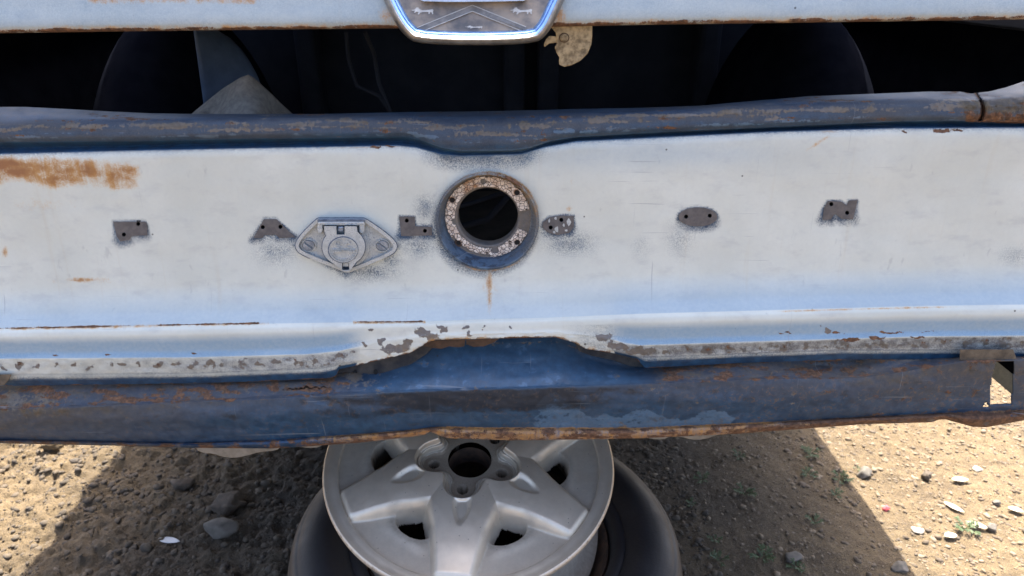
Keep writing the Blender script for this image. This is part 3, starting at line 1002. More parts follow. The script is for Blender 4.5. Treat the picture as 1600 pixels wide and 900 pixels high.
# embossed round medallion with worn unreadable relief
plate('cover_medallion_rim', circ(536.5, 390.5, 22.5, 40, 19.5), SOCK, sock, sk(-.0200), .0022, [circ(536.5, 390.5, 21.0, 40, 18.0)], .0003)
plate('cover_medallion_edge_shade', circ(536.0, 390.2, 24.0, 40, 21.0), EDGE, sock, sk(-.0188), .0012, [circ(536.5, 390.5, 22.4, 40, 19.4)])
for k, (u_, v_, w_, h_) in enumerate(((518.8, 389.6, 38, .8), (520, 391.8, 14, 3.4), (537.2, 391.8, 2.6, 1), (540.6, 391.4, 14, 3.6), (526.5, 386.2, 9, 1.8), (543, 386, 7, 1.8))):
    nn = max(1, int(w_ / 3.1)) if h_ > 1.5 else 1
    for q in range(nn):
        a0 = u_ + q * w_ / nn
        plate('worn_relief', [(a0, v_), (a0 + w_ / nn - (.7 if nn > 1 else 0), v_), (a0 + w_ / nn - (.9 if nn > 1 else 0), v_ + h_), (a0 + .2, v_ + h_)], SOCK, sock, sk(-.0202), .0022)
for k in range(11):
    a_ = math.radians(25 + 130 * k / 10)
    u_, v_ = 536.5 + 18.2 * math.cos(a_), 390.5 + 15.6 * math.sin(a_)
    plate('worn_relief', [(u_ - 1.0, v_ - 1.1), (u_ + 1.1, v_ - .9), (u_ + .9, v_ + 1.2), (u_ - .9, v_ + 1.0)], SOCK, sock, sk(-.0202), .0022)
plate('worn_relief', circ(528.5, 379.8, 5.2, 20, 4.6), SOCK, sock, sk(-.0202), .0022, [circ(528.5, 379.8, 4.0, 20, 3.4)])
plate('worn_relief', [(527.6, 377.2), (529.2, 377.2), (529.2, 382.2), (527.6, 382.2)], SOCK, sock, sk(-.0202), .0022)
plate('worn_relief', [(538.5, 384.4), (541.8, 375.8), (543.4, 375.8), (547.4, 381.6), (545.6, 381.8), (542.7, 378.4), (540.4, 384.4)], SOCK, sock, sk(-.0202), .0022)
plate('hinge_spring', [(527.5, 354), (536.8, 354), (536.8, 362), (527.5, 362)], ZINC, sock, sk(-.0150), .006, (), .0015)
plate('cover_latch', [(535.2, 410.5), (545, 410.5), (545, 416.5), (535.2, 416.5)], SOCK, sock, sk(-.0165), .006, (), .0008)
for u_, v_ in ((482, 383.5), (597.5, 384)):
    plate('screw_boss', circ(u_, v_, 12.3, 28, 10.2), SOCK, sock, sk(-.0052), .003, [circ(u_, v_, 10.2, 28, 8.4)], .0006)
    sl = math.radians(40)
    hs = []
    for sgn in (1, -1):
        pts = []
        for k in range(0, 13):
            w = sl + sgn * (math.radians(8) + math.radians(164) * k / 12)
            pts.append((u_ + 9 * math.cos(w), v_ + 7.4 * math.sin(w)))
        hs.append(pts)
    for pts in hs:
        plate('screw_head', pts, ZINC, sock, sk(-.0068), .004, (), .0012)

# --- valance (lower rear apron) --------------------------------------------
l0 = poly([(-300, 596), (0, 594), (400, 586), (500, 580), (560, 562), (640, 530), (680, 518), (868, 514), (915, 530), (990, 545), (1040, 556), (1200, 553), (1340, 545), (1400, 545), (1600, 545), (1800, 545)], us)
l1 = poly([(-300, 606), (0, 604), (30, 606), (100, 601), (280, 599), (400, 595), (515, 592), (560, 576), (640, 546), (680, 534), (868, 530), (915, 546), (990, 565), (1040, 576), (1200, 560), (1300, 556), (1340, 559), (1400, 556), (1600, 556), (1800, 556)], us)
led = poly([(-300, 642), (0, 640), (100, 638), (280, 630), (400, 625), (520, 618), (600, 614), (800, 608), (1000, 601), (1200, 593), (1340, 592), (1400, 584), (1460, 573), (1510, 566), (1600, 564), (1800, 562)], us)
lt = poly([(-300, 684), (0, 688), (200, 692), (300, 693), (420, 688), (560, 679), (640, 673), (680, 668), (700, 667), (760, 668.5), (1000, 669), (1200, 660), (1350, 652), (1480, 646), (1600, 641), (1800, 636)], us)
lb = poly([(-300, 688), (0, 691), (200, 695), (300, 698), (420, 699), (460, 697), (560, 690), (640, 681), (664, 677), (672, 672), (680, 676), (700, 683), (800, 686), (900, 685), (1000, 683), (1150, 676), (1350, 661), (1455, 658), (1466, 654), (1478, 653.5), (1490, 657), (1520, 665), (1540, 666), (1600, 655), (1800, 650)], us)
lb = np.maximum(lb, lt + 3)
yl = -.054
keysV = [
    (l0, .020 + Z, False),
    (l1, .006 + Z - .030 * (1 - sst(520, 600, us) * (1 - sst(980, 1060, us))), False),
    (led - 3, yl + .0045, True),
    (led, yl + Z, True),
    (led * .7 + lt * .3, yl - .001 + Z, False),
    (led * .3 + lt * .7, yl + .006 + Z, False),
    (lt, yl + .012 + Z, True),
    (lt * .5 + lb * .5, yl + .0055 + Z, False),
    (lb, yl + .010 + Z, False),
    (lb + .2, yl + .026 + Z, False)]
nsegV = [5, 14, 4, 6, 8, 6, 3, 3, 3]
VV, YV = spline_keys(keysV, nsegV, us)
UV = np.broadcast_to(us, VV.shape)
YV = YV + .0034 * fbm(UV / 120, VV / 34, 5, 101, .6) + .0008 * fbm(UV / 18, VV / 12, 3, 102)
YV = YV + .016 * gs(UV, VV, 1290, 572, 95, 15)                      # knocked-in dent
YV = YV - .006 * gs(UV, VV, 1520, 655, 34, 12)                       # bulged lower corner
nv = lambda a, b, s, o=4: fbm(UV / a, VV / b, o, s)
below = sst(-2, 2, VV - led)
centre = sst(525, 600, UV) * (1 - sst(975, 1050, UV))
blueV = np.ones_like(VV)
depth_f = np.clip((VV - led) / np.maximum(lt - led, 1), 0, 1)
dustV = np.clip((1 - below) * (1 - centre) * (.72 + .6 * nv(70, 16, 111)) + below * (.05 + .50 * sst(460, 60, UV) + .35 * nv(80, 30, 112) + .42 * sst(.5, .0, depth_f) * (1 - .8 * gs(UV, VV, 720, 630, 230, 60)) + .40 * sst(1150, 1400, UV) * sst(.75, .2, depth_f)), 0, 1)
dustV = np.maximum(dustV, .45 * np.exp(-((VV - led) / 5) ** 2) * (.6 + nv(40, 20, 113)))
dustV = np.clip(dustV * (1 - .65 * centre * (1 - below)) * (1 - .6 * gs(UV, VV, 600, 650, 260, 34)), 0, 1)
chalkV = np.zeros_like(VV)
edge = 641 + 26 * nv(60, 60, 114) - 30 * gs(UV, VV, 862, 640, 34, 60)
chalkV = np.maximum(chalkV, .62 * sst(-4, 8, VV - edge) * sst(805, 850, UV) * (1 - sst(1130, 1180, UV)) * below)
chalkV = np.maximum(chalkV, .66 * gs(UV, VV, 862, 622, 32, 14))
chalkV = np.maximum(chalkV, .9 * np.exp(-((VV - (led - 6)) / 3.4) ** 2) * ((UV > 590) & (UV < 690) | (UV > 745) & (UV < 830)) * (.5 + nv(30, 10, 115)))
chalkV = np.maximum(chalkV, .55 * gs(UV, VV, 1300, 570, 85, 9))
chalkV = np.maximum(chalkV, .33 + .45 * nv(26, 14, 116) - .25 * below - .4 * (1 - below) * (1 - centre))
tintV = np.clip(centre * (1 - below) * .16 + .10 * below * gs(UV, VV, 700, 640, 500, 40), 0, 1)
primV = np.clip(.16 + .5 * nv(34, 20, 117) + .52 * gs(UV, VV, 40, 628, 70, 16) + .55 * gs(UV, VV, 560, 590, 40, 18), 0, 1)
primV = np.maximum(primV, .5 * centre * np.exp(-((VV - l1 - 5) / 5) ** 2))
rustV = .16 + .50 * nv(48, 14, 118)
rustV = rustV + (1 - below) * (1 - centre) * (.27 + .50 * nv(40, 8, 119)) + .10 * below * sst(1100, 1300, UV)
lipm = sst(-2.5, 1.5, VV - lt)
rustV = np.maximum(rustV, lipm * (.50 + .45 * nv(30, 6, 121) + .2 * sst(1100, 1350, UV)))
rustV = np.maximum(rustV, .66 * gs(UV, VV, 480, 608, 60, 8))
rustV = np.maximum(rustV, .55 * np.exp(-((VV - led) / 2.6) ** 2) * (.7 + nv(40, 30, 120)))
rustV = np.maximum(rustV, .75 * gs(UV, VV, 1520, 648, 50, 12))
rustV = rustV - .35 * centre * (1 - below) - .25 * below * (1 - lipm) * gs(UV, VV, 700, 645, 420, 26)
stainV = np.clip(lipm * (.12 + .62 * sst(420, 600, UV) - .25 * sst(1100, 1350, UV)) + .3 * np.exp(-((VV - lt) / 5) ** 2), 0, 1)
fu = .25 * (UV[:-1, :-1] + UV[1:, :-1] + UV[:-1, 1:] + UV[1:, 1:])
fv = .25 * (VV[:-1, :-1] + VV[1:, :-1] + VV[:-1, 1:] + VV[1:, 1:])
# square bumper-bolt opening and the crack
lo_u = 1555 - (fv - 565) * .125 - 3 * np.sin((fv - 565) / 20)
cutV = (fv > 566) & (fv < 632) & (fu > lo_u) & (fu < 1584 - (fv - 565) * .07)
crk = 607 + 3.2 * perlin(fu / 7.0, fu * 0, 5) - (fu - 480) * .04
cutV |= (np.abs(fv - crk) < 1.5 - .9 * np.abs(fu - 480) / 36) & (np.abs(fu - 480) < 37)
cutV |= np.hypot((fu - 1540) / 4, (fv - 632.5) / 3) < 1
grime_darkV = below * (.85 * gs(UV, VV, 740, 620, 210, 60) * sst(.85, .15, depth_f) + .28 + .50 * nv(50, 16, 125)) * (1 - lipm)  # noisy grime, plus a soft black gradient down from the ledge at centre
grime_darkV = np.maximum(grime_darkV, (1 - below) * (1 - centre) * (.34 + .6 * nv(44, 10, 126)))
grime_darkV = np.maximum(grime_darkV, (1 - below) * centre * (.22 + .4 * nv(50, 20, 127)))
grime_darkV = np.maximum(grime_darkV, .6 * np.exp(-((VV - led - 5) / 5) ** 2) * sst(450, 560, UV) * sst(1100, 950, UV))  # dark band just below the ledge line
PV = at(UV, VV, YV)
val = grid_obj('rear_apron', PV, PAINT, car, dict(blue=blueV, tint=tintV, primer=primV, rust=rustV, stain=stainV, dust=dustV, chalk=chalkV, pits=np.clip((.35 + .55 * (1 - centre) * (1 - below) + .5 * nv(90, 30, 131) + .45 * sst(900, 1200, UV)) * (1 - .5 * centre * (1 - below)), 0, 1), grime_dark=np.clip(grime_darkV, 0, 1)), cut=cutV, solid=.0013, sharp=24)
val['label'] = 'dark blue rust-edged lower apron below the rear panel'

# flange edge returning under the lip, small tabs seen below it
for pts in ([(304, 697), (440, 697), (432, 704), (405, 706), (385, 712), (365, 716), (345, 713), (335, 709), (312, 707)], [(452, 694), (506, 691), (500, 699), (480, 700), (470, 698)],
            [(996, 680), (1150, 674), (1125, 678), (1098, 687), (1080, 687), (1064, 682), (1046, 682), (1036, 687), (1018, 686)]):
    plate('bracket_tab', smooth_loop(pts, 1), simple('bracket_metal', (.22, .19, .15), (.34, .30, .25), .7, .1, 60), car, lambda u, v, d: at(u, v, .03 + d), .004, (), .001)

# rib plates riveted between panel and apron on the right and left
plate('corner_gusset', [(1500, 546), (1583, 546), (1589, 562.5), (1584, 563), (1499, 563)], simple('gusset_rust', (.07, .055, .04), (.17, .135, .095), .85, .1, 70, .5, .002), car, lambda u, v, d: at(u, v, -.052 + d), .004, (), .0008)
plate('corner_gusset', [(-60, 585), (18, 585), (15, 592), (7, 602), (-60, 605)], bpy.data.materials['gusset_rust'], car, lambda u, v, d: at(u, v, -.047 + d), .004, (), .0008)

BRK = simple('grimy_bracket', (.020, .022, .028), (.085, .075, .066), .75, .1, 45, .5, .002)
br = plate('recess_bracket', [(518, 596), (524, 584), (532, 575), (600, 560), (640, 551), (668, 535), (682, 536), (668, 552), (640, 571), (612, 588), (590, 600), (560, 607), (530, 607)], BRK, car, lambda u, v, d: at(u, v, -.012 - .00028 * (v - 560) - .0001 * abs(u - 600) * .2 + d), .003, (), .0008)
for u_, v_ in ((555, 582), (587, 581)):
    plate('bracket_hole', circ(u_, v_, 3.4, 14, 4.4), HOLE, br, lambda u, v, d: at(u, v, -.0135 - .00028 * (v - 560) - .0001 * abs(u - 600) * .2 + d), .0015)
plate('recess_bracket', [(896, 533), (914, 544), (960, 551), (998, 560), (1012, 574), (985, 572), (955, 562), (925, 556), (905, 549)], BRK, car, lambda u, v, d: at(u, v, -.010 - .00028 * (v - 560) + d), .003, (), .0008)

# --- trunk lid --------------------------------------------------------------
ue = np.unique(np.concatenate([np.arange(-190, -20, 10.0), np.arange(-20, 1621, 3.0), np.arange(1621, 1720, 10.0)]))
eb = poly([(-200, 52), (0, 49.5), (170, 47), (360, 44.5), (600, 42), (865, 39.5), (1000, 36.5), (1600, 28), (1700, 26)], ue)
Zl = np.zeros_like(ue)
yL = .004
keysL = [(eb - 150, yL + .04 + Zl, False), (eb - 90, yL + .012 + Zl, False), (eb - 40, yL + .004 + Zl, False), (eb - 9, yL + .0003 + Zl, False), (eb - 2, yL + .002 + Zl, True), (eb, yL + .007 + Zl, False), (eb + .6, yL + .020 + Zl, False)]
VL, YL = spline_keys(keysL, [10, 16, 16, 6, 4, 3], ue)
UL = np.broadcast_to(ue, VL.shape)
PL = at(UL, VL, YL)
# the deck of the lid runs forward from the top of its rear face
top = PL[0]
deck = []
for k in range(14, 0, -1):
    s = k / 14
    q = top.copy()
    q[:, 1] = top[:, 1] + .95 * s
    q[:, 2] = top[:, 2] * (1 - s) + 1.0 * s + .030 * math.sin(s * math.pi)
    deck.append(q)
PLa = np.concatenate([np.array(deck), PL], 0)
UL2 = np.broadcast_to(ue, PLa.shape[:2])
VL2 = np.concatenate([np.repeat(VL[:1] - 40, 14, 0), VL], 0)
d = eb - VL2
nl = lambda a, b, s: fbm(UL2 / a, VL2 / b, 4, s)
rustL = .8 * sst(7.5, 2.5, d + 4 * nl(60, 60, 131)) * (.75 + .35 * nl(80, 30, 132))
stainL = .85 * np.exp(-(np.clip(d, 0, 99) / 9) ** 2) * (.75 + .6 * nl(50, 40, 133))
stainL = np.maximum(stainL, .8 * np.exp(-((VL2 - 1) / 7.0) ** 2) * sst(115, 150, UL2) * (1 - sst(395, 425, UL2)) * (.75 + .7 * nl(26, 10, 134)))
for cu in (606, 872):
    stainL = np.maximum(stainL, .75 * gs(UL2, VL2, cu, 24, 16, 16))
tintL = np.clip(.48 + .15 * nl(200, 50, 135), 0, 1)
blueL = .10 + .1 * nl(120, 40, 136)
lid = grid_obj('trunk_lid', PLa, PAINT, car, dict(blue=np.clip(blueL, 0, 1), tint=tintL, primer=.1 + 0 * d, rust=rustL, stain=stainL, dust=.2 * sst(20, 0, d) * (d > 0), chalk=0 * d), solid=.0012)
lid['label'] = 'pale blue-white trunk lid with rusty lower edge, propped ajar'

# --- emblem on the lid ----------------------------------------------------------
hexp = [(655, 66), (832, 66), (853, 50), (869, 18), (886, -20), (878, -45), (846, -96), (640, -96), (606, -45), (596, -20), (612, 18), (632, 50)]
hexp = smooth_loop(hexp, 2)
ye = yL - .016
TLT = .00030


def frame_sweep(name, path, prof, mat, parent):
    n = len(path)
    rows = []
    for off, dep in prof:
        rows.append([at(p[0], p[1], ye + dep + TLT * (45 - p[1])) for p in inset(path, off)])
    return grid_obj(name, np.array(rows), mat, parent, wrap=True, sharp=60)


# loop orientation: make positive inset go inwards
def area(l):
    return sum(l[i - 1][0] * l[i][1] - l[i][0] * l[i - 1][1] for i in range(len(l)))


if area(hexp) < 0: hexp = hexp[::-1]
emb = plate('emblem_insert', inset(hexp, 16), simple('weathered_emblem_silver', (.10, .10, .105), (.36, .295, .23), .5, .2, 40, .3, .001), car, lambda u, v, d: at(u, v, ye - .002 + TLT * (45 - v) + d), .003)
emb['label'] = 'dull grey shield insert of the hexagonal trunk emblem'
DULLC = simple('dull_pitted_chrome', (.20, .185, .165), (.36, .34, .315), .36, .75, 60, .3, .001)
SKYC = simple('sky_tinted_chrome', (.19, .36, .68), (.27, .44, .76), .25, .7, 60, .1, .0005)  # sky reflection painted into the chrome colour of inner band and groove
fr_o = frame_sweep('emblem_frame', hexp, [(-4, .008), (-4.5, .0), (-3.4, -.005), (-1, -.0085), (2.5, -.0115), (4.0, -.0120), (5.0, -.0118), (5.6, -.0108), (5.9, -.0098)], DULLC, emb)
frame_sweep('frame_inner_band', hexp, [(5.5, -.0095), (5.8, -.0110), (10.6, -.0098), (11.0, -.0085)], SKYC, emb)
frame_sweep('frame_groove', hexp, [(10.8, -.0080), (11.6, -.0062), (12.2, -.0066), (15.4, -.0052), (16.2, -.004), (18, -.001)], SKYC, emb)
WHITE = simple('worn_white_enamel', (.50, .49, .46), (.66, .65, .62), .5, 0, 200, .2, .0004)
GREYC = simple('chevron_grey', (.14, .135, .13), (.25, .24, .23), .5, .2, 90, .2, .0005)
e3 = lambda off: (lambda u, v, d: at(u, v, ye + off + TLT * (45 - v) + d))
plate('chevron', [(738, 8), (823, 42), (822, 48), (738, 17.5), (661, 48), (652, 43)], GREYC, emb, e3(-.0030), .0012)
for a, b_ in (((652, 43), (738, 8)), ((738, 8), (822, 42)), ((661, 48.5), (738, 17.5)), ((738, 17.5), (815, 48.5))):
    t = Vector((b_[0] - a[0], b_[1] - a[1])).normalized() * .45
    plate('chevron_line', [(a[0] - t.y, a[1] + t.x), (b_[0] - t.y, b_[1] + t.x), (b_[0] + t.y, b_[1] - t.x), (a[0] + t.y, a[1] - t.x)], WHITE, emb, e3(-.0036), .0012)
lion = [(0, 4.2), (5, 3.4), (7.5, .5), (10.5, 0), (12, 2.5), (17, 4.6), (23, 4.3), (29, 3.6), (33, 2.6), (34.5, 4.2), (33.5, 7), (34, 10.5), (32.5, 10.8), (31.5, 7.6), (29, 7.4), (28, 10.5), (26.5, 10.4), (26.5, 7.3), (19, 7.2), (14, 8.2), (11.5, 11), (9.5, 10.8), (11, 7.8), (8, 6.6), (5, 8.6), (4, 7.6), (6, 5.2), (1, 5.0)]
for ox, oy in ((643, 11.5), (797, 11.5)):
    lo = plate('heraldic_lion', [(ox + p[0], oy + p[1] * 1.0) for p in lion], WHITE, emb, e3(-.0028), .001)
plate('heraldic_lion', [(727 + p[0] * .78, 40 + p[1] * .42) for p in lion], WHITE, emb, e3(-.0028), .001)
plate('handle_plate', smooth_loop([(652, -40), (828, -40), (826, -2), (815, 2.5), (665, 3.5), (654, -1)], 1), CHROME, emb, e3(-.011), .008, (), .0015)

# --- lid latch -------------------------------------------------------------------
lat = plate('lid_latch', [(866, 34), (867, 42), (868.5, 55), (869.5, 68), (866.5, 74), (869, 82), (874, 90), (873, 96), (873.5, 101), (882, 104.5), (893, 102), (907, 95), (918, 84), (924, 70), (925.5, 55), (925.5, 34)], GALV, car, lambda u, v, d: at(u, v, .024 + d), .004, (), .0009)
lat['label'] = 'gold zinc plated quarter-round latch hanging below the lid'
plate('latch_finger', [(874, 57), (858, 56), (853, 61), (849.5, 70), (851, 73.5), (858, 68), (874, 66)], GALV, lat, lambda u, v, d: at(u, v, .0245 + d), .004, (), .0006)
plate('latch_finger', [(874, 36), (856, 38), (862, 44), (868, 51), (874, 51)], GALV, lat, lambda u, v, d: at(u, v, .0245 + d), .004, (), .0006)
for r_, o_, m_r in ((8.2, .0236, STEEL), (6.6, .0215, GALV), (4.2, .0195, GALV)):
    plate('rivet', circ(881.5, 59, r_, 24, r_ * .95), m_r, lat, lambda u, v, d, o_=o_: at(u, v, o_ + d), .003, (), .0009)

# --- trunk interior ---------------------------------------------------------------
def box(name, lo, hi, mat, parent, bev=.004):
    x0, y0, z0 = lo; x1, y1_, z1 = hi
    v = [(x0, y0, z0), (x1, y0, z0), (x1, y1_, z0), (x0, y1_, z0), (x0, y0, z1), (x1, y0, z1), (x1, y1_, z1), (x0, y1_, z1)]
    o = mesh_obj(name, v, [(0, 3, 2, 1), (4, 5, 6, 7), (0, 1, 5, 4), (1, 2, 6, 5), (2, 3, 7, 6), (3, 0, 4, 7)], mat, parent, False)
    m = o.modifiers.new('bevel', 'BEVEL'); m.width = bev; m.segments = 2
    return o


XL, XR = CAR_X - HALF + .02, CAR_X + HALF - .02
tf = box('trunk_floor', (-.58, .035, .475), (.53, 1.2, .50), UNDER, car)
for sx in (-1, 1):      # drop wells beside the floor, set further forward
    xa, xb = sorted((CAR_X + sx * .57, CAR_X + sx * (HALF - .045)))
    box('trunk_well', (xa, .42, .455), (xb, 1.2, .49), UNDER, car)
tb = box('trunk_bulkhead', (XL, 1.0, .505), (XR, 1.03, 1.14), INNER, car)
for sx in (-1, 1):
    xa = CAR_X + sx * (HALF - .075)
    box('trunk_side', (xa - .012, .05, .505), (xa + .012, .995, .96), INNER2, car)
for x_ in (-.50, -.02, .06, .43):
    box('bulkhead_brace', (x_, .93, .51), (x_ + .05, .995, 1.10), INNER, car, .012)
for sx, cx in ((-1, -.62), (1, .53)):
    n1_, n2_ = 20, 28
    a_ = np.linspace(0, math.pi / 2, n1_)[:, None]
    b_ = np.linspace(0, 2 * math.pi, n2_)[None, :]
    P = np.stack([cx + .165 * np.cos(a_) * np.cos(b_), .62 + .34 * np.cos(a_) * np.sin(b_), .505 + .47 * np.sin(a_) + 0 * b_], -1)
    grid_obj('wheel_house', P, INNER2, car)
tube('inner_wire', [at(570, 50, .3), at(585, 85, .32), at(592, 130, .33), at(610, 175, .33), at(640, 240, .36)], .003, INNER, car)
tube('inner_wire', [at(541, 50, .4), at(545, 95, .4), at(558, 135, .4), at(592, 150, .4), at(620, 190, .4)], .003, INNER, car)
tube('inner_wire', [at(690, 330, .16), at(735, 318, .18), at(790, 300, .2), at(850, 285, .2)], .0035, INNER, car)
tube('inner_wire', [at(690, 362, .16), at(735, 350, .15), at(762, 343, .2), at(800, 300, .3)], .005, INNER, car)

# --- body shell: side skins, roof and underside ---------------------------------------
prof_s = [(0, .432), (.012, .50), (.025, .62), (.025, .74), (.012, .84), (-.015, .93), (-.05, .985), (-.10, 1.0)]
ysec = np.array([.0, .05, .2, .5, .9, 1.2, 1.7, 2.3, 3.0, 3.6, 4.1, 4.25])
for sx in (-1, 1):
    rows = []
    for k, yv in enumerate(ysec):
        inx = .02 if k == 0 else 0
        drop = 0 if yv < 3.5 else .06 * (yv - 3.5)
        rows.append([(CAR_X + sx * (HALF - .025 + p[0] - inx), yv - .002, p[1] - drop * (p[1] > .6)) for p in prof_s])
    P = np.array(rows)
    n_ = P.shape[0] * P.shape[1]
    o = grid_obj('body_side', P, PAINT, car, dict(blue=np.full(n_, .15), tint=np.full(n_, .3), rust=np.full(n_, .12), stain=np.full(n_, .12), primer=np.full(n_, .12), dust=np.full(n_, .2), chalk=np.zeros(n_)), flip=(sx < 0), solid=.0015)
# rear deck filler, cabin and bonnet as one shell
secs = [(.97, .70, 1.10, .735, .985), (1.25, .66, 1.14, .735, .985), (1.75, .56, 1.42, .735, .985), (2.4, .56, 1.45, .735, .985), (2.85, .58, 1.40, .735, .985), (3.35, .66, 1.06, .735, .985), (4.25, .64, .93, .70, .90)]
rows = []
for yv, wt, zt, wb, zb in secs:
    rows.append([(CAR_X - wb, yv, zb), (CAR_X - wt - .03, yv, zb + .7 * (zt - zb)), (CAR_X - wt + .06, yv, zt - .01), (CAR_X, yv, zt + .02), (CAR_X + wt - .06, yv, zt - .01), (CAR_X + wt + .03, yv, zb + .7 * (zt - zb)), (CAR_X + wb, yv, zb)])
P = np.array(rows)
n_ = P.shape[0] * P.shape[1]
grid_obj('roof_shell', P, PAINT, car, dict(blue=np.full(n_, .15), tint=np.full(n_, .3), rust=np.full(n_, .1), stain=np.full(n_, .1), primer=np.full(n_, .1), dust=np.full(n_, .2), chalk=np.zeros(n_)))
for sx in (-1, 1):      # strips either side of the trunk opening
    x0, x1 = sorted((CAR_X + sx * .735, CAR_X + sx * (HALF - .10 - .025 + .03)))
    box('deck_gutter', (x0 - .03, .03, .955), (x1 + .03, 1.0, .985), INNER, car)
box('floor_pan', (XL + .03, 1.25, .46), (XR - .03, 4.2, .49), UNDER, car)

# ------------------------------------------------------------------ things in the trunk
def sheet_from(name, P, mat, label, cat):
    o = grid_obj(name, P, mat, None, solid=.002)
    return tag(o, label, cat)


pk = []
for k in range(22):
    t = k / 21
    row = []
    for q in range(26):
        s = q / 25
        ub = 292 + (470 - 292) * s
        vb = 190
        peak = np.interp(ub, [292, 300, 345, 372, 386, 398, 425, 455, 470], [190, 180, 141, 124, 116.5, 127, 152, 180, 190])
        vv_ = vb + (peak - vb) * (1 - t)
        yy = .105 + .02 * math.sin(s * 9) + .05 * (1 - t) + .006 * math.sin(s * 23 + t * 4)
        row.append(at(ub + 2.5 * math.sin(t * 5 + s * 3), vv_, yy))
    pk.append(row)
sheet_from('cloth_scrap', np.array(pk), CLOTH, 'pointed grey brown cloth scrap sticking up in the trunk opening', 'cloth')
pk = []
for k in range(20):
    t = k / 19
    row = []
    v_ = 38 + (185 - 38) * t
    ul = 301 + 20 * t
    ur = float(np.interp(v_, [38, 48, 60, 80, 100, 120, 185], [322, 336, 358, 378, 391, 402, 425]))
    for q in range(14):
        s = q / 13
        row.append(at(ul + (ur - ul) * s, v_, .22 + .07 * s * s + .02 * math.sin(3 * s)))
    pk.append(row)
sheet_from('blue_metal_sheet', np.array(pk), BLUEM, 'curved blue sheet metal piece standing behind the cloth scrap', 'metal sheet')

# ------------------------------------------------------------------ alloy wheel
S = .001
WU, WV, WD = 734, 711, 1.105
tl = math.radians(14.5)
dxr, dyr, dzr = (float(q) for q in ray(WU, WV))
wc = Vector(CAM) + Vector((dxr, dyr, dzr)) * WD
WM = Matrix.Translation(wc) @ Matrix.Rotation(tl, 4, 'X') @ Matrix.Rotation(math.radians(1.5), 4, 'Y')
wbase = Vector((wc.x, wc.y, 0.17))
wheel = empty('alloy_wheel', wbase, 'bare silver broad-spoked alloy wheel lying under the car', 'wheel')
A0 = math.radians(266)
nth, nrr = 800, 150
th = np.linspace(0, 2 * np.pi, nth, endpoint=False)[None, :]
r = np.linspace(34, 201.5, nrr)[:, None]
sec = 2 * np.pi / 6
secb = 2 * np.pi / 5
B0 = math.radians(262)
phb = (th - B0 + secb / 2) % secb - secb / 2
ph = (th - A0 + sec / 2) % sec - sec / 2
phw = (th - A0) % sec - sec / 2                 # around pocket centre
da, dl = r * np.cos(ph), r * np.sin(ph)
wsp = np.interp(da, [0, 60, 110, 125, 160, 195, 205], [66, 60, 45.5, 40, 33, 28, 27])
s_ = wsp - np.abs(dl)
q = np.clip(8 - s_, 0, None)
hsp = np.where(q < 10, -(q ** 2) / 11.0, -100 / 11.0 - (q - 10) * 3.0)
hsp = hsp - 3.0 * sst(150, 205, da) + 3.0 * np.exp(-((da - 120) / 60) ** 2) - .0026 * dl ** 2
tip = 197.5 - da - .0011 * dl ** 2 * 0
qt = np.clip(5 - tip, 0, None)
hsp = hsp - qt ** 2 / 10
pa, pl = r * np.cos(phw), r * np.sin(phw)
hpk = np.interp(r, [60, 100, 135, 160, 185, 199, 203], [-26, -23, -21, -18.5, -15.5, -13.5, -13.0]) + 0 * th
hpk = hpk + 3.0 * np.exp(-((pa - 158) / 9) ** 2 - (pl / 38) ** 4)
wd = np.hypot((pa - 131) / 22, pl / (29 + 0 * pa))
hpk = hpk - 60 * sst(1.12, .90, wd)
k_ = 1.6
m_ = np.maximum(hsp, hpk)
h = m_ + k_ * np.log(np.exp((hsp - m_) / k_) + np.exp((hpk - m_) / k_)) - 0.5
# hub recess with five bolt lobes
bd = np.hypot(r * np.cos(phb) - 56, r * np.sin(phb))
l1_, l2_ = r - 51 + 0 * th, bd - 27.5
kk = 7.0
Ld = -kk * np.log(np.exp(-l1_ / kk) + np.exp(-l2_ / kk))
rec = -10 * sst(1.5, -2.5, Ld) - 7 * sst(-4.5, -7, Ld) - 4 * sst(-9, -11, Ld)
rec = rec + 1.8 * np.exp(-((Ld + 3.6) / 1.1) ** 2) + 1.2 * np.exp(-((Ld + 8.2) / 1.0) ** 2)
h = h + rec + 10.0 * (1 - sst(45, 185, r))
# thumb-shaped scoops beyond each bolt
sc_ = 1 - np.hypot((da - 100) / 30, dl / (18 - .20 * np.clip(da - 85, 0, 60)))
h = h - 6.5 * sst(0, .6, sc_) * sst(0, 4, Ld)
bh = sst(8.6, 7.2, bd)
h = h - 48 * bh
Pw = np.stack(np.broadcast_arrays(r * np.cos(th) * S, r * np.sin(th) * S, h * S), -1)
rustW = np.clip(.9 * sst(-8.5, -11, Ld) + .25 * sst(-4, -8, Ld) + .4 * np.exp(-((wd - 1.1) / .1) ** 2) * (.3 + .6 * fbm(pa / 30, pl / 14, 3, 5)), 0, 1)
dust_shadeW = np.clip(.36 * sst(-4, 4, hpk - hsp) + .08 + .35 * np.exp(-((wd - 1.25) / .25) ** 2) + .25 * fbm(r / 40 * np.cos(th), r / 40 * np.sin(th), 4, 8) + .5 * sst(-3, -9, Ld), 0, 1)  # real dust, with the pockets' shading painted in as extra darkening
hc = .25 * (h[:-1] + h[1:] + np.roll(h, -1, 1)[:-1] + np.roll(h, -1, 1)[1:])
ws = grid_obj('wheel_spokes', xf(Pw, WM), ALLOY, wheel, dict(rust=rustW, dust=dust_shadeW), cut=(hc < -36), wrap=True)  # dust attribute also carries the painted pocket shading
